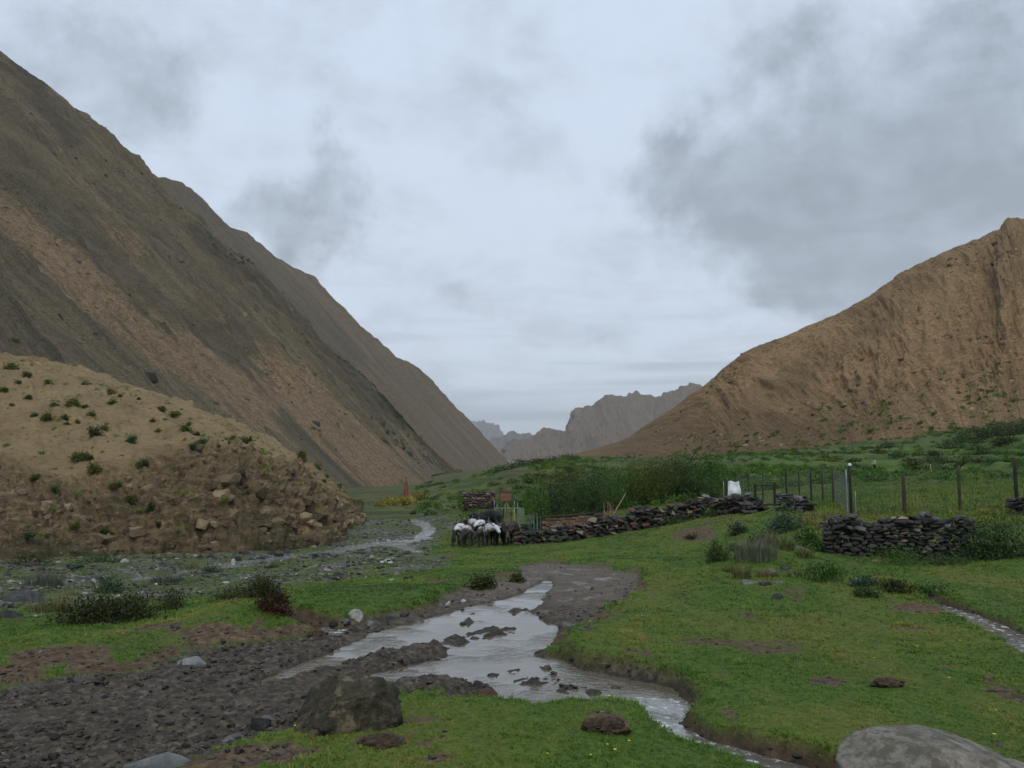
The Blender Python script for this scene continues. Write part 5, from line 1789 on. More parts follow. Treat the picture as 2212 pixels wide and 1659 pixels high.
for i, (U, V, d) in enumerate(BK):
    q = P(U, V, d)
    s = _rb.uniform(0.8, 1.3) * (1.4 if d > 150 else 1.0)
    o = obj('bush', BV[i % 6], None, (q[0], q[1], hz(q[0], q[1]) - 0.1), (0, 0, _rb.uniform(0, 6)), (s * 1.5, s, s * 0.7))
    if U > 1500:
        tag(o, 'low bush on the green terrace banks below the right-hand hill', 'bush', 'bushes on the terrace banks')
    else:
        tag(o, 'low bush on the green spur in the middle of the valley', 'bush', 'bushes on the middle spur')
for i, (U, V, d, w) in enumerate([(840, 1098, 112, 46), (880, 1100, 110, 50), (905, 1086, 118, 44), (860, 1088, 118, 40), (820, 1102, 108, 34)]):
    q = P(U, V, d)
    s = px2m(w, d) / 1.5
    o = obj('shrub', leaf_mesh('shrub', 950 + i, 0.75, 0.7, 0.32, 420, 0.22, 0.09, M_YELLOWB, 10, low=-0.3)[0], None, (q[0], q[1], hz(q[0], q[1])), (0, 0, i), (s, s, s))
    tag(o, 'low yellow-flowering shrub on the mound below the red prayer flag', 'shrub', 'yellow shrubs below the prayer flag')


# ----------------------------------------------------------------- dry stone walls
def wall_stone_meshes(mats, seed, n=14):
    r = random.Random(seed)
    return [hull_stone(seed * 50 + i, 0.5, 0.5, 0.5, 14, 0.8, mats[i % len(mats)], 'stone') for i in range(n)]


def dry_wall(label, path, hfun, thick, sw, sh, mats, seed, ragged=0.2, jumble=1.0, cat='stone wall', name='dry_stone_wall', limit=300):
    """path: base points in the photo with depth; every stone of the near face is a part"""
    r = random.Random(seed)
    pts = [P(*q) for q in path]
    xy = [Vector((p[0], p[1])) for p in pts]
    L = [0.0]
    for a, b in zip(xy, xy[1:]):
        L.append(L[-1] + (b - a).length)

    def at(s):
        s = min(max(s, 0.0), L[-1])
        for k in range(len(L) - 1):
            if s <= L[k + 1] + 1e-6:
                f = (s - L[k]) / (L[k + 1] - L[k])
                return xy[k].lerp(xy[k + 1], f), (xy[k + 1] - xy[k]).normalized()
        return xy[-1], (xy[-1] - xy[-2]).normalized()
    base = at(L[-1] * 0.5)[0]
    t = empty(name, (base.x, base.y, hz(base.x, base.y)))
    tag(t, label, cat, None, 'thing')
    org = Vector(t.location)
    ms = wall_stone_meshes(mats, seed)
    n_s = max(8, int(L[-1] / 0.4))
    gz = []
    for i in range(n_s + 1):
        p = at(L[-1] * i / n_s)[0]
        gz.append(hz(p.x, p.y))

    def ground(s):
        f = min(max(s / L[-1], 0), 1) * n_s
        i = min(int(f), n_s - 1)
        return gz[i] + (gz[i + 1] - gz[i]) * (f - i)
    front, rest = [], []
    hmax = max(hfun(i / 60.0) for i in range(61))
    nc = int(hmax / sh) + 2
    for face in (0, 1, 2):
        for c in range(nc):
            s = r.uniform(-0.5, 0) * sw
            while s < L[-1]:
                w = sw * r.uniform(0.55, 1.5)
                hh = sh * r.uniform(0.75, 1.35)
                sm = s + w * 0.5
                u = min(max(sm / L[-1], 0), 1)
                top = hfun(u) * (1 + ragged * perlin(np.array([sm * 1.7]), np.array([seed * 3.1]))[0]) + r.uniform(-0.4, 0.4) * sh
                zc = (c + 0.5) * sh - 0.05
                if zc < top and sm < L[-1]:
                    p, d = at(sm)
                    nrm = Vector((d.y, -d.x))                    # towards the camera side
                    if nrm.y > 0:
                        nrm = -nrm
                    lean = 1.0 - 0.35 * (c * sh / max(hmax, 0.1))
                    off = [thick * 0.5 * lean, 0.0, -thick * 0.5 * lean][face] + r.uniform(-0.04, 0.04) * jumble
                    dp = thick * r.uniform(0.40, 0.60)
                    if face == 1 and zc < top - 1.6 * sh:
                        s += w * 0.96
                        continue
                    loc = Vector((p.x + nrm.x * off, p.y + nrm.y * off, ground(sm) + zc + r.uniform(-0.15, 0.15) * sh)) - org
                    rot = (r.uniform(-0.12, 0.12) * jumble, r.uniform(-0.12, 0.12) * jumble, math.atan2(d.y, d.x) + r.uniform(-0.15, 0.15) * jumble)
                    it = (loc, rot, (w * 1.04, dp, hh * 1.06), r.randrange(len(ms)))
                    (front if face == 0 or (face == 1 and zc >= top - sh) else rest).append(it)
                s += w * 0.96
    front.sort(key=lambda q: -q[2][0] * q[2][2])
    extra = front[limit:]
    for (loc, rot, scl, k) in front[:limit]:
        obj('stone', ms[k], t, loc, rot, scl)
    bm = bmesh.new()
    for (loc, rot, scl, k) in rest + extra:
        tmp = bmesh.new()
        tmp.from_mesh(ms[k])
        mat = Matrix.LocRotScale(loc, Euler(rot), Vector(scl))
        bmesh.ops.transform(tmp, matrix=mat, verts=tmp.verts)
        me2 = bpy.data.meshes.new('tmp')
        tmp.to_mesh(me2)
        tmp.free()
        bm.from_mesh(me2)
        bpy.data.meshes.remove(me2)
    me = bpy.data.meshes.new('wall_rubble')
    bm.to_mesh(me)
    bm.free()
    me.materials.append(mats[0])
    tag(obj('wall_rubble', me, t), None, None, None, 'stuff')
    return t


def prof(pts):
    xs, ys_ = zip(*pts)
    return lambda u: float(np.interp(u, xs, ys_))


dry_wall('dark dry stone wall in the right middle ground beside the large bush', [(1782, 1200, 21.5), (1860, 1203, 21.2), (1950, 1207, 21.0), (2040, 1208, 20.8), (2105, 1208, 20.5)],
         prof([(0, 0.62), (0.04, 1.12), (0.2, 1.10), (0.3, 0.98), (0.45, 1.05), (0.9, 1.05), (1, 0.9)]), 0.55, 0.25, 0.095, [M_SLATE, M_DARKROCK, M_SLATE, M_SLATE, M_GREYST, M_DARKROCK, M_SLATE, M_SLATE, M_DARKROCK, M_SLATE, M_TANST, M_SLATE, M_SLATE, M_DARKROCK], 3, jumble=1.7)
dry_wall('long rising dry stone wall of dark and reddish rubble behind the yaks', [(1118, 1180, 46.0), (1240, 1168, 45.0), (1330, 1156, 44.5), (1400, 1143, 44.0), (1490, 1124, 43.2), (1560, 1110, 42.5), (1605, 1108, 40.5), (1645, 1113, 38.0)],
         prof([(0, 0.55), (0.12, 0.75), (0.25, 0.95), (0.45, 1.05), (0.6, 1.0), (0.78, 0.85), (0.88, 0.75), (0.95, 0.55), (1, 0.3)]), 0.9, 0.44, 0.19, [M_SLATE, M_DARKROCK, M_SLATE, M_RED, M_SLATE, M_DARKROCK, M_RED, M_SLATE, M_SLATE, M_TANST, M_DARKROCK, M_SLATE, M_SLATE, M_GREYST], 5, ragged=0.3, jumble=3.2)
dry_wall('short broken stretch of dry wall right of the gate frame', [(1694, 1100, 33.0), (1722, 1102, 32.0), (1747, 1104, 31.0)],
         prof([(0, 0.80), (0.4, 0.6), (1, 0.3)]), 0.6, 0.4, 0.13, [M_SLATE, M_SLATE, M_GREYST], 8, limit=60)
dry_wall('dark stub of dry wall at the right edge beside the tall post', [(2185, 1128, 26.0), (2215, 1130, 25.8), (2260, 1130, 25.5)],
         prof([(0, 0.45), (1, 0.6)]), 0.5, 0.35, 0.12, [M_SLATE, M_DARKROCK], 9, limit=60)
dry_wall('low broken dry wall between the yaks and the tree guard', [(1128, 1150, 50.0), (1150, 1148, 50.0), (1176, 1147, 50.0)],
         prof([(0, 0.55), (1, 0.45)]), 0.5, 0.4, 0.13, [M_SLATE, M_GREYST], 12, limit=60)


# ----------------------------------------------------------------- fence, gate and small structures
M_POST = mat_plain('weathered_post', (0.030, 0.026, 0.018), (0.075, 0.066, 0.046), 14, 0.85, 0.5, 0.005, (1, 1, 0.15))
M_DARKPOST = mat_plain('dark_post', (0.012, 0.011, 0.010), (0.035, 0.032, 0.028), 14, 0.8, 0.4, 0.005, (1, 1, 0.15))
M_STEEL = mat_plain('galvanised_steel', (0.20, 0.22, 0.24), (0.34, 0.36, 0.38), 9, 0.45, 0.1, 0.002, metallic=0.6)
M_WIRE = mat_plain('fence_wire', (0.10, 0.11, 0.11), (0.20, 0.21, 0.21), 9, 0.5, 0.0, 0.001, metallic=0.5)
M_WHITE = mat_plain('white_plastic', (0.62, 0.66, 0.72), (0.78, 0.80, 0.84), 5, 0.5, 0.6, 0.03)
M_WOOD = mat_plain('brown_board', (0.12, 0.062, 0.036), (0.22, 0.125, 0.075), 7, 0.75, 0.4, 0.004, (0.3, 1, 3))
M_MUDBRICK = mat_rock('mud_brick', (0.085, 0.055, 0.038), (0.150, 0.098, 0.066), (0.21, 0.145, 0.10), 2.0, rough=0.95)
M_GREENP = mat_plain('pale_green_sheet', (0.12, 0.19, 0.10), (0.17, 0.25, 0.14), 3, 0.55, 0.1, 0.01)
M_REDCLOTH = mat_plain('red_cloth', (0.17, 0.045, 0.030), (0.27, 0.085, 0.055), 3, 0.9, 0.6, 0.05)


def box_bm(bm, x0, x1, y0, y1, z0, z1):
    vs = [bm.verts.new((x, y, z)) for z in (z0, z1) for y in (y0, y1) for x in (x0, x1)]
    for q in [(0, 2, 3, 1), (4, 5, 7, 6), (0, 1, 5, 4), (2, 6, 7, 3), (0, 4, 6, 2), (1, 3, 7, 5)]:
        bm.faces.new([vs[i] for i in q])


def box_mesh(name, boxes, mat, bevel=0.0):
    bm = bmesh.new()
    for b in boxes:
        box_bm(bm, *b)
    if bevel:
        bmesh.ops.bevel(bm, geom=list(bm.edges), offset=bevel, segments=1, affect='EDGES')
    me = bpy.data.meshes.new(name)
    bm.to_mesh(me)
    bm.free()
    me.materials.append(mat)
    return me


def post_mesh(name, h, r, mat, lean=(0, 0), crook=0.0, n=7, cap=True):
    v, f = [], []
    k = 5
    pts = [(lean[0] * h * q / k + crook * math.sin(q * 1.9), lean[1] * h * q / k, -0.25 + (h + 0.25) * q / k) for q in range(k + 1)]
    tube(v, f, pts, [r * (1.08 - 0.05 * q) for q in range(k + 1)], n)
    return mesh_from(name, v, f, mat, True)


def wire_mesh(a, b, ha, hb, step=0.15, rad=0.0040, mat=None):
    """square wire netting between two feet, as thin rods"""
    v, f = [], []
    a, b = Vector(a), Vector(b)
    L = (Vector((b.x, b.y)) - Vector((a.x, a.y))).length
    n = max(2, int(L / step))
    for i in range(n + 1):
        q = i / n
        p = a.lerp(b, q)
        h = ha + (hb - ha) * q
        tube(v, f, [p + Vector((0, 0, 0.08)), p + Vector((0, 0, h))], [rad, rad], 3)
    m = int(ha / step)
    for j in range(m + 1):
        q = j / m
        tube(v, f, [a + Vector((0, 0, 0.08 + (ha - 0.08) * q)), b + Vector((0, 0, 0.08 + (hb - 0.08) * q))], [rad, rad], 3)
    return v, f


def build_fence():
    ps = [(1590, 1012, 1075, 55, .05), (1618, 1014, 1076, 50, .035), (1648, 1012, 1078, 46, .04), (1700, 1012, 1082, 41, .04), (1728, 1008, 1086, 38, .035), (1753, 1011, 1088, 36, .035), (1778, 1013, 1092, 34.5, .04), (1802, 1014, 1096, 33, .05), (1840, 1006, 1117, 27, .05), (1955, 1022, 1112, 28, .065), (2075, 1005, 1108, 27.5, .05), (2198, 990, 1104, 27, .06), (2420, 985, 1104, 27, .06)]
    feet = []
    for (U, v0, v1, d, r) in ps:
        q = P(U, v1, d)
        z = hz(q[0], q[1])
        top = P(U, v0, d)[2]
        feet.append((Vector((q[0], q[1], z)), top - z, r))
    t = empty('wire_fence', feet[7][0])
    tag(t, 'wire mesh fence on uneven wooden posts along the right-hand field', 'fence')
    o0 = feet[7][0]
    for i, (p, h, r) in enumerate(feet):
        obj('post', post_mesh('post', h, r * 1.1, [M_POST, M_DARKPOST][i in (3, 5, 8, 11)], (random.Random(i).uniform(-.02, .02), 0)), t, p - o0)
    # the braced pair of steel pipes beside the dark post
    p, h, r = feet[8]
    q0 = p - o0
    obj('steel_pipe', post_mesh('steel_pipe', h * 0.93, 0.022, M_STEEL), t, q0 + Vector((-0.16, -0.05, 0)))
    obj('steel_pipe', post_mesh('steel_pipe', h * 0.5, 0.018, M_STEEL), t, q0 + Vector((0.10, -0.12, 0)))
    v, f = [], []
    bmesh_cap = bmesh.new()
    bmesh.ops.create_uvsphere(bmesh_cap, u_segments=8, v_segments=6, radius=0.06)
    me = bpy.data.meshes.new('post_cap')
    bmesh_cap.to_mesh(me)
    bmesh_cap.free()
    me.materials.append(M_WHITE)
    tag(obj('post_cap', me, t, q0 + Vector((0, 0, h + 0.03))), 'white cap on top of the dark post')
    for i in range(len(feet) - 1):
        a, ha, _ = feet[i]
        b, hb, _ = feet[i + 1]
        v, f = wire_mesh(a - o0, b - o0, min(ha, 1.45), min(hb, 1.45))
        obj('wire_mesh', mesh_from('wire_mesh', v, f, M_WIRE), t)


def build_gate():
    d = 39.0
    a, b = P(1632, 1086, d), P(1674, 1086, d)
    z = min(hz(a[0], a[1]), hz(b[0], b[1]))
    w = b[0] - a[0]
    h = P(1632, 1046, d)[2] - z
    t = empty('gate_frame', (a[0], a[1], z))
    tag(t, 'black rectangular gate frame standing at the top of the dry wall', 'gate')
    obj('gate_post', box_mesh('gate_post', [(-0.05, 0.05, -0.05, 0.05, -0.2, h)], M_DARKPOST, 0.008), t)
    obj('gate_post', box_mesh('gate_post', [(w - 0.05, w + 0.05, -0.05, 0.05, -0.2, h + 0.08)], M_DARKPOST, 0.008), t)
    obj('gate_rail', box_mesh('gate_rail', [(0.053, w - 0.053, -0.03, 0.03, h - 0.10, h - 0.03)], M_DARKPOST, 0.006), t)
    obj('gate_rail', box_mesh('gate_rail', [(0.053, w - 0.053, -0.03, 0.03, h - 1.05, h - 0.98)], M_DARKPOST, 0.006), t)
    # white sheet hung on a post near the wall crest
    q = P(1583, 1078, 44.5)
    z = hz(q[0], q[1])
    top = P(1583, 1040, 44.5)[2] - z
    t = empty('plastic_sheet', (q[0], q[1], z))
    tag(t, 'crumpled white plastic sheet hanging at the crest of the dry wall', 'sheet')
    v, f = [], []
    n = 12
    for j in range(n + 1):
        for i in range(n + 1):
            a, b_ = i / n, j / n
            xx = -0.26 + 0.60 * a + 0.18 * (1 - b_) * (a - 0.3)
            yy = 0.07 * math.sin(a * 9 + b_ * 3) + 0.05 * math.sin(b_ * 8 + 1)
            v.append((xx, yy - 0.12, top * 0.30 + (top * 0.70) * b_ + 0.04 * math.sin(a * 7)))
    for j in range(n):
        for i in range(n):
            a = j * (n + 1) + i
            f.append((a, a + 1, a + n + 2, a + n + 1))
    me = mesh_from('sheet', v, f, M_WHITE, True)
    o = obj('sheet', me, t)
    md = o.modifiers.new('thickness', 'SOLIDIFY')
    md.thickness = 0.015
    obj('post', post_mesh('post', top * 1.06, 0.045, M_DARKPOST), t, (-0.36, 0, 0))
    obj('steel_pipe', post_mesh('steel_pipe', top * 1.0, 0.025, M_STEEL), t, (-0.50, 0.05, 0))


def build_sign_and_yard():
    # brown board on posts
    d = 58.0
    q = P(1092, 1122, d)
    z = hz(q[0], q[1])
    t = empty('sign_board', (q[0], q[1], z))
    tag(t, 'brown board with a pale rim raised on thin posts behind the yaks', 'sign')
    z0, z1 = P(1092, 1082, d)[2] - z, P(1092, 1064, d)[2] - z
    hw = px2m(25, d) * 0.5
    bd = obj('board', box_mesh('board', [(-hw, hw, -0.05, 0.05, z0, z1)], M_WOOD, 0.01), t)
    obj('frame', box_mesh('frame', [(-hw - 0.05, hw + 0.05, -0.07, 0.07, z1, z1 + 0.07), (-hw - 0.06, -hw, -0.07, 0.07, z0, z1 - 0.003)], M_POST), bd)
    obj('post', post_mesh('post', z0 - 0.003, 0.04, M_DARKPOST), t, (-0.16, 0, 0))
    obj('post', post_mesh('post', z0 - 0.003, 0.035, M_REDCLOTH), t, (0.10, 0, 0))
    # bar fence of thin bluish pipes
    d = 53.0
    q = P(1098, 1138, d)
    z = hz(q[0], q[1])
    t = empty('pipe_fence', (q[0], q[1], z))
    tag(t, 'thin upright steel pipes of a yard fence behind the dark yaks', 'fence')
    top = P(1098, 1082, d)[2] - z
    for i, U in enumerate((1068, 1074, 1080, 1091, 1097, 1104, 1111, 1118)):
        obj('pipe', post_mesh('pipe', top * random.Random(i).uniform(0.85, 1.05), 0.024, [M_STEEL, M_DARKPOST][i % 3 == 2]), t, (px2m(U - 1098, d), 0, 0))
    obj('rail', box_mesh('rail', [(px2m(-30, d), px2m(20, d), -0.045, -0.026, top * 0.72, top * 0.75)], M_STEEL), t)
    # pale green sheet gate with yellow post
    d = 52.0
    q = P(1126, 1134, d)
    z = hz(q[0], q[1])
    t = empty('sheet_gate', (q[0], q[1], z))
    tag(t, 'pale green sheet gate with a straw-yellow post beside the tree guard', 'gate')
    h = P(1126, 1098, d)[2] - z
    hw = px2m(12, d) * 0.5
    pn = obj('panel', box_mesh('panel', [(-hw, hw, -0.02, 0.02, 0.08, h)], M_GREENP), t)
    obj('frame', box_mesh('frame', [(-hw - 0.03, -hw - 0.003, -0.03, 0.03, 0, h + 0.05), (hw + 0.003, hw + 0.03, -0.03, 0.03, 0, h + 0.05), (-hw, hw, -0.03, 0.03, h + 0.003, h + 0.04), (-hw, hw, -0.035, -0.023, h * 0.62, h * 0.66)], M_STEEL), pn)
    obj('post', post_mesh('post', h * 0.95, 0.045, mat_plain('straw_post', (0.30, 0.27, 0.14), (0.42, 0.38, 0.22), 9)), t, (-hw - 0.28, -0.1, 0))
    # tree guard round the slim willow
    q = P(1160, 1128, 50)
    z = hz(q[0], q[1])
    t = empty('tree_guard', (q[0], q[1], z))
    tag(t, 'grey-green slatted tree guard round the slim young willow', 'tree guard')
    mg = mat_plain('guard_slat', (0.11, 0.145, 0.125), (0.17, 0.21, 0.185), 6)
    sl = box_mesh('slat', [(-0.035, 0.035, -0.012, 0.012, 0, 1.15)], mg)
    for k in range(16):
        a = 2 * math.pi * k / 16
        obj('slat', sl, t, (0.55 * math.cos(a), 0.55 * math.sin(a), 0), (0, 0, a + math.pi / 2))
    v, f = [], []
    for zz in (0.25, 0.95):
        ring = [(0.575 * math.cos(2 * math.pi * k / 24), 0.575 * math.sin(2 * math.pi * k / 24), zz) for k in range(25)]
        tube(v, f, ring, [0.012] * 25, 4)
    obj('hoop', mesh_from('hoop', v, f, M_STEEL), t)
    # mud-brick wall
    d = 49.0
    a, b = P(1178, 1146, d), P(1292, 1130, d)
    z = hz(a[0], a[1])
    t = empty('mud_brick_wall', (a[0], a[1], z))
    tag(t, 'low reddish mud-brick wall behind the long dry wall', 'brick wall', None, 'thing')
    bw = 0.42
    n = int((b[0] - a[0]) / bw)
    h = P(1178, 1117, d)[2] - z
    ch = 0.17
    mm = [box_mesh('brick', [(-bw / 2 + .008, bw / 2 - .008, -0.15, 0.15, 0.006, ch - 0.006)], M_MUDBRICK, 0.02)]
    r = random.Random(4)
    for c in range(int(h / ch) + 1):
        for i in range(n + 1):
            xx = (i + 0.5 * (c % 2)) * bw
            obj('brick', mm[0], t, (xx, r.uniform(-.02, .02), c * ch - 0.08 + (hz(a[0] + xx, a[1]) - z) * 0.6), (0, 0, r.uniform(-.03, .03)))
    v, f = [], []
    tube(v, f, [(-0.1, 0, int(h / ch) * ch + ch + 0.02), (n * bw * 0.5, 0, int(h / ch) * ch + ch + 0.10), (n * bw + 0.3, 0, int(h / ch) * ch + ch + 0.30)], [0.05, 0.05, 0.04], 6)
    obj('coping_pole', mesh_from('coping_pole', v, f, M_POST, True), t)
    # bundle of dry stalks
    d = 46.5
    q = P(1318, 1128, d)
    z = hz(q[0], q[1])
    t = empty('stalk_bundle', (q[0], q[1], z))
    tag(t, 'bundle of dry tan stalks leaning on the long dry wall', 'bundle')
    ms = mat_plain('dry_stalk', (0.22, 0.15, 0.085), (0.34, 0.245, 0.15), 6)
    r = random.Random(8)
    h = P(1318, 1082, d)[2] - z
    for i in range(26):
        v, f = [], []
        x0, l = r.uniform(-0.35, 0.35), h * r.uniform(0.6, 1.0)
        tube(v, f, [(x0, r.uniform(-.2, .2), 0), (x0 + r.uniform(-.1, .14), r.uniform(-.2, .2), l)], [0.022, 0.012], 4)
        obj('stalk', mesh_from('stalk', v, f, ms), t)
    v, f = [], []
    tube(v, f, [(0.15, 0, h * 0.5), (0.95, 0, h * 1.25)], [0.03, 0.02], 5)
    obj('stick', mesh_from('stick', v, f, mat_plain('pale_stick', (0.32, 0.29, 0.2), (0.42, 0.38, 0.27), 6)), t)
    # dark ruined stone pen
    d = 78.0
    a, b = P(1002, 1104, d), P(1066, 1104, d)
    z = min(hz(a[0], a[1]), hz(b[0], b[1]))
    t = empty('stone_pen', ((a[0] + b[0]) / 2, a[1], z))
    tag(t, 'dark roofless stone pen behind the white-backed yaks', 'stone pen')
    hw = (b[0] - a[0]) / 2
    h = 1.9
    r = random.Random(6)
    ms = wall_stone_meshes([M_SLATE, M_SLATE, M_TANST, M_RED], 21, 8)

    def face(x0, y0, x1, y1):
        L = math.hypot(x1 - x0, y1 - y0)
        an = math.atan2(y1 - y0, x1 - x0)
        c = 0
        while c * 0.22 < h:
            s = 0
            while s < L:
                w = r.uniform(0.3, 0.6)
                if c * 0.22 < h - 0.12 * r.random():
                    q = min(s + w / 2, L) / L
                    obj('stone', ms[r.randrange(8)], t, (x0 + (x1 - x0) * q, y0 + (y1 - y0) * q, c * 0.22 + 0.06), (r.uniform(-.1, .1), r.uniform(-.1, .1), an), (w * 1.08, 0.45, 0.25))
                s += w
            c += 1
    face(-hw, 0, hw, 0)
    face(-hw, 0, -hw * 0.8, 3.0)
    face(hw, 0, hw * 0.95, 3.0)
    face(-hw * 0.8, 3.0, hw * 0.95, 3.0)
    # prayer flag pole
    d = 122.0
    q = P(877, 1092, d)
    z = hz(q[0], q[1])
    t = empty('prayer_flag_pole', (q[0], q[1], z))
    tag(t, 'tall pole wrapped in faded red prayer cloth on the mound by the river', 'flag pole')
    h = 3.4
    obj('pole', post_mesh('pole', h, 0.055, M_DARKPOST), t)
    v, f = [], []
    n, k = 14, 10
    for j in range(k + 1):
        b_ = j / k
        for i in range(n):
            an = 2 * math.pi * i / n
            rr = (0.42 - 0.26 * b_) * (1 + 0.25 * math.sin(an * 4 + j * 0.7))
            v.append((rr * math.cos(an), rr * math.sin(an), 0.2 + (h * 0.72) * b_))
    for j in range(k):
        for i in range(n):
            f.append((j * n + i, j * n + (i + 1) % n, (j + 1) * n + (i + 1) % n, (j + 1) * n + i))
    obj('cloth', mesh_from('cloth', v, f, M_REDCLOTH, True), t)
    v, f = [], []
    tube(v, f, [(0, 0, h), (0, 0, h + 0.12), (0, 0, h + 0.3)], [0.10, 0.12, 0.02], 6)
    obj('finial', mesh_from('finial', v, f, mat_plain('green_finial', (0.16, 0.24, 0.16), (0.24, 0.32, 0.22), 5), True), t)
    # two thin white marker posts in the far field
    for i, (U, v0, v1, lab) in enumerate([(2013, 1003, 1018, 'left of the two thin white marker posts at the far field edge'), (2080, 1008, 1020, 'right of the two thin white marker posts at the far field edge')]):
        q = P(U, v1, 92)
        z = hz(q[0], q[1])
        o = obj('marker_post', post_mesh('marker_post', P(U, v0, 92)[2] - z, 0.05, mat_plain('pale_post', (0.30, 0.32, 0.26), (0.42, 0.44, 0.38), 6), (-0.12 + 0.1 * i, 0)), None, (q[0], q[1], z))
        tag(o, lab, 'post')


build_fence()
build_gate()
build_sign_and_yard()


# ----------------------------------------------------------------- animals and a person
def skin_mesh(name, nodes, edges, root, sub=2):
    """continuous body grown over a skeleton of joints: nodes = [(x, y, z, rx, ry)]"""
    me = bpy.data.meshes.new(name)
    me.from_pydata([n[:3] for n in nodes], edges, [])
    o = bpy.data.objects.new(name, me)
    COL.objects.link(o)
    sk = o.modifiers.new('skin', 'SKIN')
    sk.use_smooth_shade = True
    sk.branch_smoothing = 0.4
    ss = o.modifiers.new('sub', 'SUBSURF')
    ss.levels = ss.render_levels = sub
    lay = me.skin_vertices[0].data
    for i, n in enumerate(nodes):
        lay[i].radius = (n[3], n[4] if len(n) > 4 else n[3])
        lay[i].use_root = (i == root)
    dg = bpy.context.evaluated_depsgraph_get()
    out = bpy.data.meshes.new_from_object(o.evaluated_get(dg))
    out.name = name
    bpy.data.objects.remove(o)
    return out


def mat_coat(name, top, low, patch, zsplit=0.62, blotch=0.5, head=None):
    m, t, b = material(name)
    tc = t.new('ShaderNodeTexCoord')
    oi = t.new('ShaderNodeObjectInfo')
    p = t.vmath('ADD', tc.outputs['Object'], t.vmath('SCALE', (13.0, 7.0, 5.0), scale=oi.outputs['Random']))
    z = t.sepxyz(tc.outputs['Object'])[2]
    n = t.noise(p, 2.0, 3.0, 0.5)
    zz = t.math('ADD', z, t.math('MULTIPLY', t.math('SUBTRACT', n, 0.5), 0.9))
    c = t.mix(t.step(zz, zsplit - 0.08, zsplit + 0.08), low, top)
    c = t.mix(t.step(t.noise(p, 1.6, 2.0), 0.56, 0.62, 0.0, blotch), c, patch)
    if head is not None:
        hx_ = t.math('ADD', t.sepxyz(tc.outputs['Object'])[0], t.math('MULTIPLY', t.math('SUBTRACT', n, 0.5), 0.5))
        c = t.mix(t.step(hx_, 0.52, 0.62), c, head)
    hair = t.noise(t.vmath('MULTIPLY', p, (1, 1, 0.25)), 45.0, 3.0, 0.6)
    c = t.mix(t.math('MULTIPLY', hair, 0.5), c, t.mix(0.5, c, (0.02, 0.02, 0.02)))
    t.put(b.inputs['Base Color'], c)
    b.inputs['Roughness'].default_value = 0.85
    t.put(b.inputs['Normal'], t.bump(hair, 0.6, 0.02))
    return m


M_COATW = mat_coat('white_backed_coat', (0.62, 0.62, 0.64), (0.035, 0.030, 0.028), (0.06, 0.055, 0.05), 0.97, 0.8, (0.04, 0.036, 0.034))
M_COATG = mat_coat('grey_white_coat', (0.46, 0.45, 0.43), (0.075, 0.068, 0.06), (0.03, 0.028, 0.026), 0.95, 0.9, (0.035, 0.03, 0.028))
M_COATH = mat_coat('white_headed_coat', (0.60, 0.60, 0.62), (0.03, 0.027, 0.025), (0.05, 0.045, 0.042), 0.80, 0.7, (0.60, 0.60, 0.62))
M_COATD = mat_coat('black_coat', (0.016, 0.015, 0.017), (0.010, 0.010, 0.011), (0.04, 0.036, 0.034), 0.6, 0.4)
M_COATB = mat_coat('brown_black_coat', (0.050, 0.034, 0.030), (0.018, 0.014, 0.014), (0.20, 0.18, 0.17), 0.6, 0.35)
M_HORN = mat_plain('horn', (0.10, 0.09, 0.075), (0.26, 0.24, 0.20), 6, 0.5)


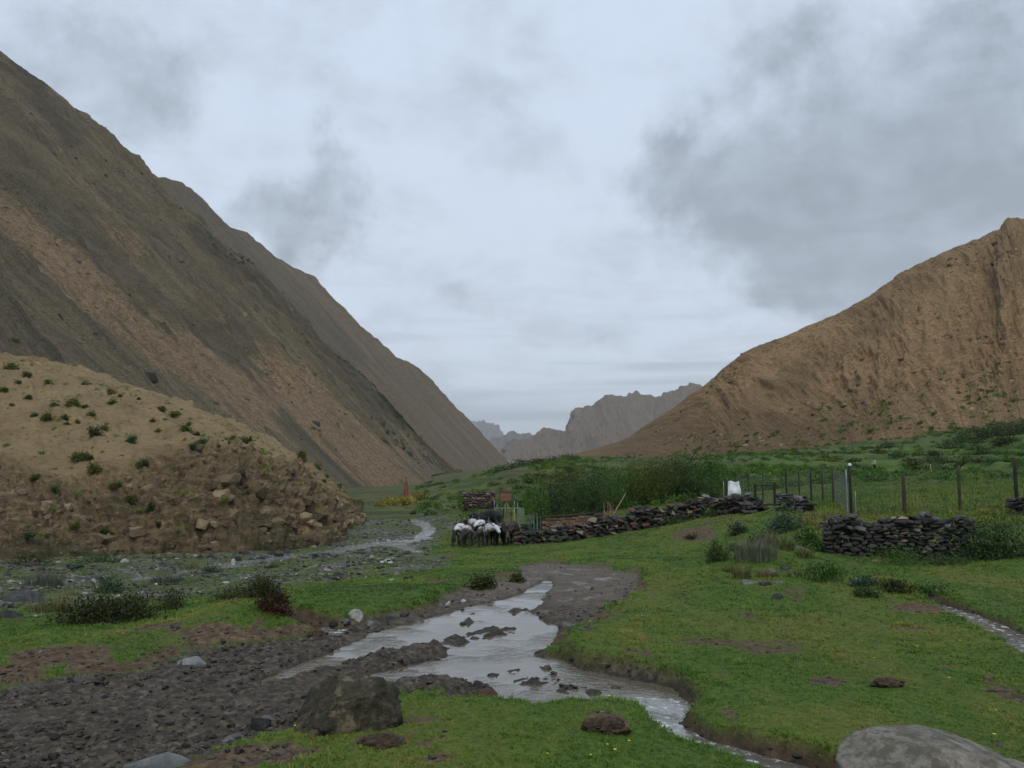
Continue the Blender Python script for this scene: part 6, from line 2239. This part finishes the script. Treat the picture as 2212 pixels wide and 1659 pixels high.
def yak_bodies(seed, head_down=0.0, head_turn=0.0):
    r = random.Random(seed)
    hd, ht = head_down, head_turn
    hx, hy, hzz = 0.98, 0.30 * ht, 0.98 - 0.42 * hd
    N = [(-0.45, 0, 0.94, 0.23, 0.25),   # 0 pelvis (root)
         (-0.10, 0, 0.90, 0.28, 0.31),   # 1 belly
         (0.28, 0, 0.93, 0.27, 0.33),    # 2 chest
         (0.40, 0, 1.12, 0.16, 0.17),    # 3 shoulder hump
         (0.62, 0.06 * ht, 1.00 - 0.12 * hd, 0.16, 0.20),   # 4 neck
         (hx - 0.14, hy * 0.7, hzz + 0.06, 0.13, 0.14),     # 5 poll
         (hx + 0.04, hy, hzz - 0.09, 0.10, 0.10),           # 6 face
         (hx + 0.17, hy * 1.25, hzz - 0.21, 0.075, 0.07),   # 7 muzzle
         (-0.64, 0, 0.97, 0.09, 0.09),   # 8 tail root
         (-0.76, 0, 0.72, 0.05, 0.05),   # 9 tail
         (-0.77, 0, 0.42, 0.085, 0.085),  # 10 tail brush
         (-0.72, 0, 0.24, 0.03, 0.03)]   # 11
    E = [(0, 1), (1, 2), (2, 3), (2, 4), (4, 5), (5, 6), (6, 7), (0, 8), (8, 9), (9, 10), (10, 11)]

    def leg(pts, par):
        a = par
        for p in pts:
            N.append(p)
            E.append((a, len(N) - 1))
            a = len(N) - 1
    for sy in (-1, 1):
        j = r.uniform(-0.07, 0.07)
        leg([(0.34 + j * 0.3, sy * 0.17, 0.68, 0.115), (0.34 + j, sy * 0.18, 0.40, 0.072), (0.35 + j, sy * 0.18, 0.16, 0.052), (0.37 + j, sy * 0.18, 0.03, 0.06)], 2)
        j = r.uniform(-0.08, 0.08)
        leg([(-0.44 + j * 0.3, sy * 0.17, 0.66, 0.13), (-0.56 + j, sy * 0.18, 0.42, 0.075), (-0.52 + j, sy * 0.18, 0.17, 0.052), (-0.49 + j, sy * 0.18, 0.03, 0.06)], 0)
    body = skin_mesh('body', N, E, 0, 2)
    horns = []
    for sy in (-1, 1):
        v, f = [], []
        bx, by, bz = hx - 0.16, hy * 0.7 + sy * 0.09, hzz + 0.13
        tube(v, f, [(bx, by, bz), (bx, by + sy * 0.14, bz + 0.05), (bx + 0.04, by + sy * 0.22, bz + 0.17), (bx + 0.10, by + sy * 0.18, bz + 0.28)], [0.032, 0.028, 0.02, 0.004], 7)
        horns.append(mesh_from('horn', v, f, M_HORN, True))
    ears = []
    for sy in (-1, 1):
        v, f = [], []
        bx, by, bz = hx - 0.12, hy * 0.7 + sy * 0.12, hzz + 0.06
        tube(v, f, [(bx, by, bz), (bx - 0.02, by + sy * 0.08, bz - 0.01), (bx - 0.03, by + sy * 0.16, bz - 0.05)], [0.03, 0.045, 0.006], 6)
        ears.append(mesh_from('ear', v, f, None, True))
    return body, horns, ears


YK = [yak_bodies(1, 0.2, 0.4), yak_bodies(2, 0.9, -0.5), yak_bodies(3, 0.0, 0.8), yak_bodies(4, 0.5, -0.9)]
YAKS = [  # U, V of the feet, depth, heading in degrees (0 = faces right, 90 = away), size, variant, coat, label
    (992, 1173, 46.8, 75, 1.02, 0, M_COATW, 'white-backed yak at the left end of the herd'),
    (1009, 1177, 45.9, 262, 0.98, 1, M_COATG, 'grey-white yak facing the camera, second from the left of the herd'),
    (1023, 1168, 49.0, 105, 1.04, 2, M_COATG, 'grey-backed yak standing in the middle of the pale yaks'),
    (1035, 1172, 47.6, 70, 1.06, 0, M_COATW, 'white-rumped yak in the middle of the herd'),
    (1044, 1180, 45.2, 258, 0.94, 3, M_COATG, 'small grey-white yak nearest the camera'),
    (1058, 1176, 46.4, 282, 1.08, 2, M_COATH, 'bright white-headed yak at the right end of the pale yaks'),
    (1032, 1158, 52.5, 140, 1.05, 1, M_COATD, 'black yak behind the middle of the pale yaks'),
    (1054, 1157, 53.0, 40, 1.08, 0, M_COATD, 'black yak behind the bright white-headed yak'),
    (1072, 1158, 52.5, 110, 1.05, 3, M_COATD, 'black yak standing behind the gap between pale and dark groups'),
    (1081, 1176, 46.6, 268, 1.04, 2, M_COATD, 'black yak facing the camera at the left of the dark group'),
    (1095, 1175, 46.8, 280, 1.02, 1, M_COATB, 'dark brown yak with a pale face patch'),
    (1108, 1174, 47.0, 255, 1.05, 0, M_COATB, 'dark brown yak at the right end of the herd beside the dry wall'),
    (1002, 1162, 50.4, 90, 1.0, 0, M_COATB, 'dark-rumped yak behind the left pale yaks')]
for (U, V, d, hd, s, k, mt, lab) in YAKS:
    q = P(U, V, d)
    t = empty('yak', (q[0], q[1], hz(q[0], q[1])), math.radians(hd))
    s *= 1.08
    t.scale = (s, s, s)
    tag(t, lab, 'yak', 'herd of yaks by the river')
    body, horns, ears = YK[k]
    b = body.copy()
    b.materials.clear()
    b.materials.append(mt)
    obj('body', b, t)
    for hm in horns:
        obj('horn', hm, t)
    for em in ears:
        e2 = em.copy()
        e2.materials.append(mt)
        obj('ear', e2, t)


def build_person():
    d = 98.0
    q = P(1890, 1022, d)
    t = empty('person', (q[0], q[1], hz(q[0], q[1])), math.radians(200))
    tag(t, 'person in a pale top and black trousers standing in the bright green field', 'person')
    N = [(0, 0, 0.92, 0.15, 0.11), (0, 0, 1.12, 0.14, 0.10), (0.02, 0, 1.36, 0.17, 0.11), (0.05, 0, 1.47, 0.06, 0.06), (0.09, 0, 1.60, 0.085, 0.095), (0.10, 0, 1.70, 0.07, 0.08)]
    E = [(0, 1), (1, 2), (2, 3), (3, 4), (4, 5)]
    for sy in (-1, 1):
        for par, pts in ((2, [(0.02, sy * 0.20, 1.38, 0.06), (0.05, sy * 0.26, 1.14, 0.045), (0.22, sy * 0.22, 0.98, 0.035), (0.30, sy * 0.20, 0.94, 0.035)]),
                         (0, [(0, sy * 0.10, 0.80, 0.085), (0.03, sy * 0.11, 0.46, 0.06), (-0.02, sy * 0.11, 0.10, 0.042), (0.12, sy * 0.12, 0.04, 0.04)])):
            a = par
            for p in pts:
                N.append(p)
                E.append((a, len(N) - 1))
                a = len(N) - 1
    body = skin_mesh('body', N, E, 0, 2)
    m, tt, b = material('person_clothes')
    z = tt.sepxyz(tt.new('ShaderNodeTexCoord').outputs['Object'])[2]
    c = tt.mix(tt.step(z, 0.93, 0.95), (0.012, 0.012, 0.014), (0.42, 0.40, 0.37))
    c = tt.mix(tt.step(z, 1.47, 1.49), c, (0.24, 0.14, 0.10))
    tt.put(b.inputs['Base Color'], c)
    body.materials.append(m)
    obj('body', body, t)
    bm = bmesh.new()
    bmesh.ops.create_uvsphere(bm, u_segments=10, v_segments=8, radius=0.105)
    bmesh.ops.delete(bm, geom=[v for v in bm.verts if v.co.z < -0.03], context='VERTS')
    me = bpy.data.meshes.new('hair')
    bm.to_mesh(me)
    bm.free()
    me.materials.append(M_DARKPOST)
    obj('hair', me, t, (0.08, 0, 1.67))


build_person()


# ----------------------------------------------------------------- tall herbs of the fenced field
def build_field_crop():
    r = np.random.RandomState(21)
    N = 15000
    y = np.exp(r.uniform(math.log(CC + 22.5), math.log(CC + 75), N)) - CC
    x = r.uniform(0.28, 1.0, N) * (y + CC)
    U, V = to_px(x, y, H0(x, y))
    n = fbm(x * 0.25, y * 0.15, 3)
    ok = (U > 1690) & (V < 1145 - 12 * n) & (masks(x, y)['soil'] < 0.6) & (r.rand(N) < 0.45 + 0.55 * sstep(-0.2, 0.3, n))
    x, y = x[ok], y[ok]
    k = len(x)
    pr = [tuft_mesh(40 + i, 16, 0.10, 0.16, 0.014) for i in range(3)]
    tint = np.clip(0.42 + 0.4 * fbm(x * 0.15 + 5, y * 0.1, 3) + 0.22 * sstep(40, 24, y) + 0.14 * r.randn(k), 0, 1)
    scatter('field_grass', np.stack([x, y, heights(x, y)], 1), r.uniform(0, 6.28, k), r.uniform(0.7, 1.8, k), tint, r.randint(0, 3, k), pr, M_TURF, 'rank yellowish green grass of the fenced field')


build_field_crop()


# ----------------------------------------------------------------- loose rock and scrub on the slopes
def slope_scatter(key, name, label, n, smin, smax, tmin, tmax, protos, mat, weight, seed, tint, sink=0.2):
    g, nr, t, zone = HG[key]
    r = np.random.RandomState(seed)
    i = r.randint(1, g.shape[0] - 1, n * 4)
    j = r.randint(1, g.shape[1] - 1, n * 4)
    U, V = to_px(g[i, j, 0], g[i, j, 1], g[i, j, 2])
    ok = (t[i, j] > tmin) & (t[i, j] < tmax) & (U > -300) & (U < 2500) & (V > -300)
    ok &= r.rand(n * 4) < weight(g[i, j], zone[i, j], t[i, j])
    i, j = i[ok][:n], j[ok][:n]
    fr = r.rand(len(i), 1)
    p = g[i, j] * (1 - fr) + g[i, np.minimum(j + 1, g.shape[1] - 1)] * fr
    k = len(p)
    s_ = smin + (smax - smin) * r.rand(k) ** 3
    p[:, 2] -= sink * s_
    scatter(name, p, r.uniform(0, 6.28, k), s_, np.clip(tint + 0.22 * r.randn(k), 0, 1), r.randint(0, len(protos), k), protos, mat, label)


def mat_hillrock(name, stops):
    m, t, b = material(name)
    f = t.attr('tint', 'INSTANCER', 'Fac')
    p = t.new('ShaderNodeNewGeometry').outputs['Position']
    c = t.mix(1.0, t.ramp(f, stops), t.ramp(t.noise(p, 3.0, 5.0, 0.7), [(0.3, (0.6, 0.6, 0.6)), (0.7, (1.3, 1.3, 1.3))]), 'MULTIPLY')
    t.put(b.inputs['Base Color'], c)
    t.put(b.inputs['Normal'], t.bump(t.noise(p, 4.0, 5.0, 0.7), 0.7, 0.15))
    b.inputs['Roughness'].default_value = 0.95
    return m


def build_slope_detail():
    mb = mat_hillrock('brown_outcrop', [(0.0, (0.040, 0.031, 0.019)), (0.5, (0.140, 0.106, 0.064)), (1.0, (0.28, 0.215, 0.135))])
    mg = mat_hillrock('grey_outcrop', [(0.0, (0.035, 0.033, 0.026)), (0.5, (0.085, 0.078, 0.058)), (1.0, (0.19, 0.16, 0.11))])
    mh = mat_hillrock('ochre_outcrop', [(0.0, (0.075, 0.055, 0.034)), (0.5, (0.19, 0.140, 0.088)), (1.0, (0.34, 0.25, 0.16))])
    rh = [hull_stone(760 + q, 1.0, 0.8, 0.7, 16, 0.45, mh, 'rock') for q in range(6)]
    rk = [hull_stone(700 + q, 1.0, 0.8, 0.7, 16, 0.55, mb, 'rock') for q in range(6)]
    rg = [hull_stone(720 + q, 1.0, 0.8, 0.7, 16, 0.55, mg, 'rock') for q in range(6)]
    sb = [leaf_mesh('scrub', 740 + q, 0.9, 0.9, 0.55, 130, 0.32, 0.16, M_TURF, 8, up=0.5)[0] for q in range(3)]
    # angular blocks bedded in the cliff of the near hill
    slope_scatter('near', 'cliff_rocks', 'angular brown blocks bedded in the crumbling cliff', 1300, 0.10, 0.75, 0.02, 1.1, rk, mb,
                  lambda g, z, t: 0.10 + 0.9 * z[:, 1] * sstep(-0.25, 0.25, fbm(g[:, 0] * 0.3, g[:, 2] * 0.45, 3)), 1, 0.55, sink=0.32)
    slope_scatter('near', 'slope_stones', 'small stones scattered on the bare tan slope', 1500, 0.04, 0.22, 1.0, 3.0, rk, mb,
                  lambda g, z, t: sstep(-0.1, 0.4, fbm(g[:, 0] * 0.2, g[:, 1] * 0.2, 3)), 2, 0.5)
    slope_scatter('near', 'slope_scrub', 'tiny dry scrub tufts on the bare tan slope', 900, 0.12, 0.42, 0.15, 3.0, sb, M_TURF,
                  lambda g, z, t: 0.15 + 0.85 * sstep(0.0, 0.4, fbm(g[:, 0] * 0.15 + 9, g[:, 1] * 0.2, 3)), 3, 0.55, 0.3)
    # outcrops and scrub on the right hill
    slope_scatter('right', 'hill_outcrops', 'brown rock outcrops breaking the right-hand hillside', 2400, 0.25, 1.5, 0.15, 2.05, rh, mh,
                  lambda g, z, t: 0.04 + sstep(0.10, 0.45, fbm(g[:, 0] * 0.05 + g[:, 2] * 0.04, g[:, 2] * 0.06 + 4, 4)), 4, 0.45, 0.4)
    slope_scatter('right', 'hill_scrub', 'dark scrub cushions dotted along the foot of the right-hand hill', 2200, 0.4, 1.2, 0.0, 1.0, sb, M_TURF,
                  lambda g, z, t: sstep(0.9, 0.1, t) * (0.2 + 0.8 * sstep(0.0, 0.3, fbm(g[:, 0] * 0.06, g[:, 1] * 0.06, 3))), 5, 0.3, 0.2)
    # outcrops and scrub on the left mountainside
    slope_scatter('left', 'scree_outcrops', 'dark rock outcrops on the left scree mountainside', 3600, 0.4, 3.0, 0.05, 1.02, rg, mg,
                  lambda g, z, t: sstep(0.08, 0.4, fbm(g[:, 1] * 0.03, g[:, 2] * 0.03 + 4, 4)) * (0.5 + 0.5 * sstep(0.5, 1.0, t)), 6, 0.35)
    slope_scatter('left', 'scree_scrub', 'dark scrub dotted over the tan band of the left mountainside', 4200, 0.4, 1.5, 0.02, 0.9, sb, M_TURF,
                  lambda g, z, t: 0.15 + 0.85 * z[:, 0] * sstep(-0.2, 0.2, fbm(g[:, 1] * 0.05, g[:, 2] * 0.05, 3)), 7, 0.25, 0.2)


build_slope_detail()
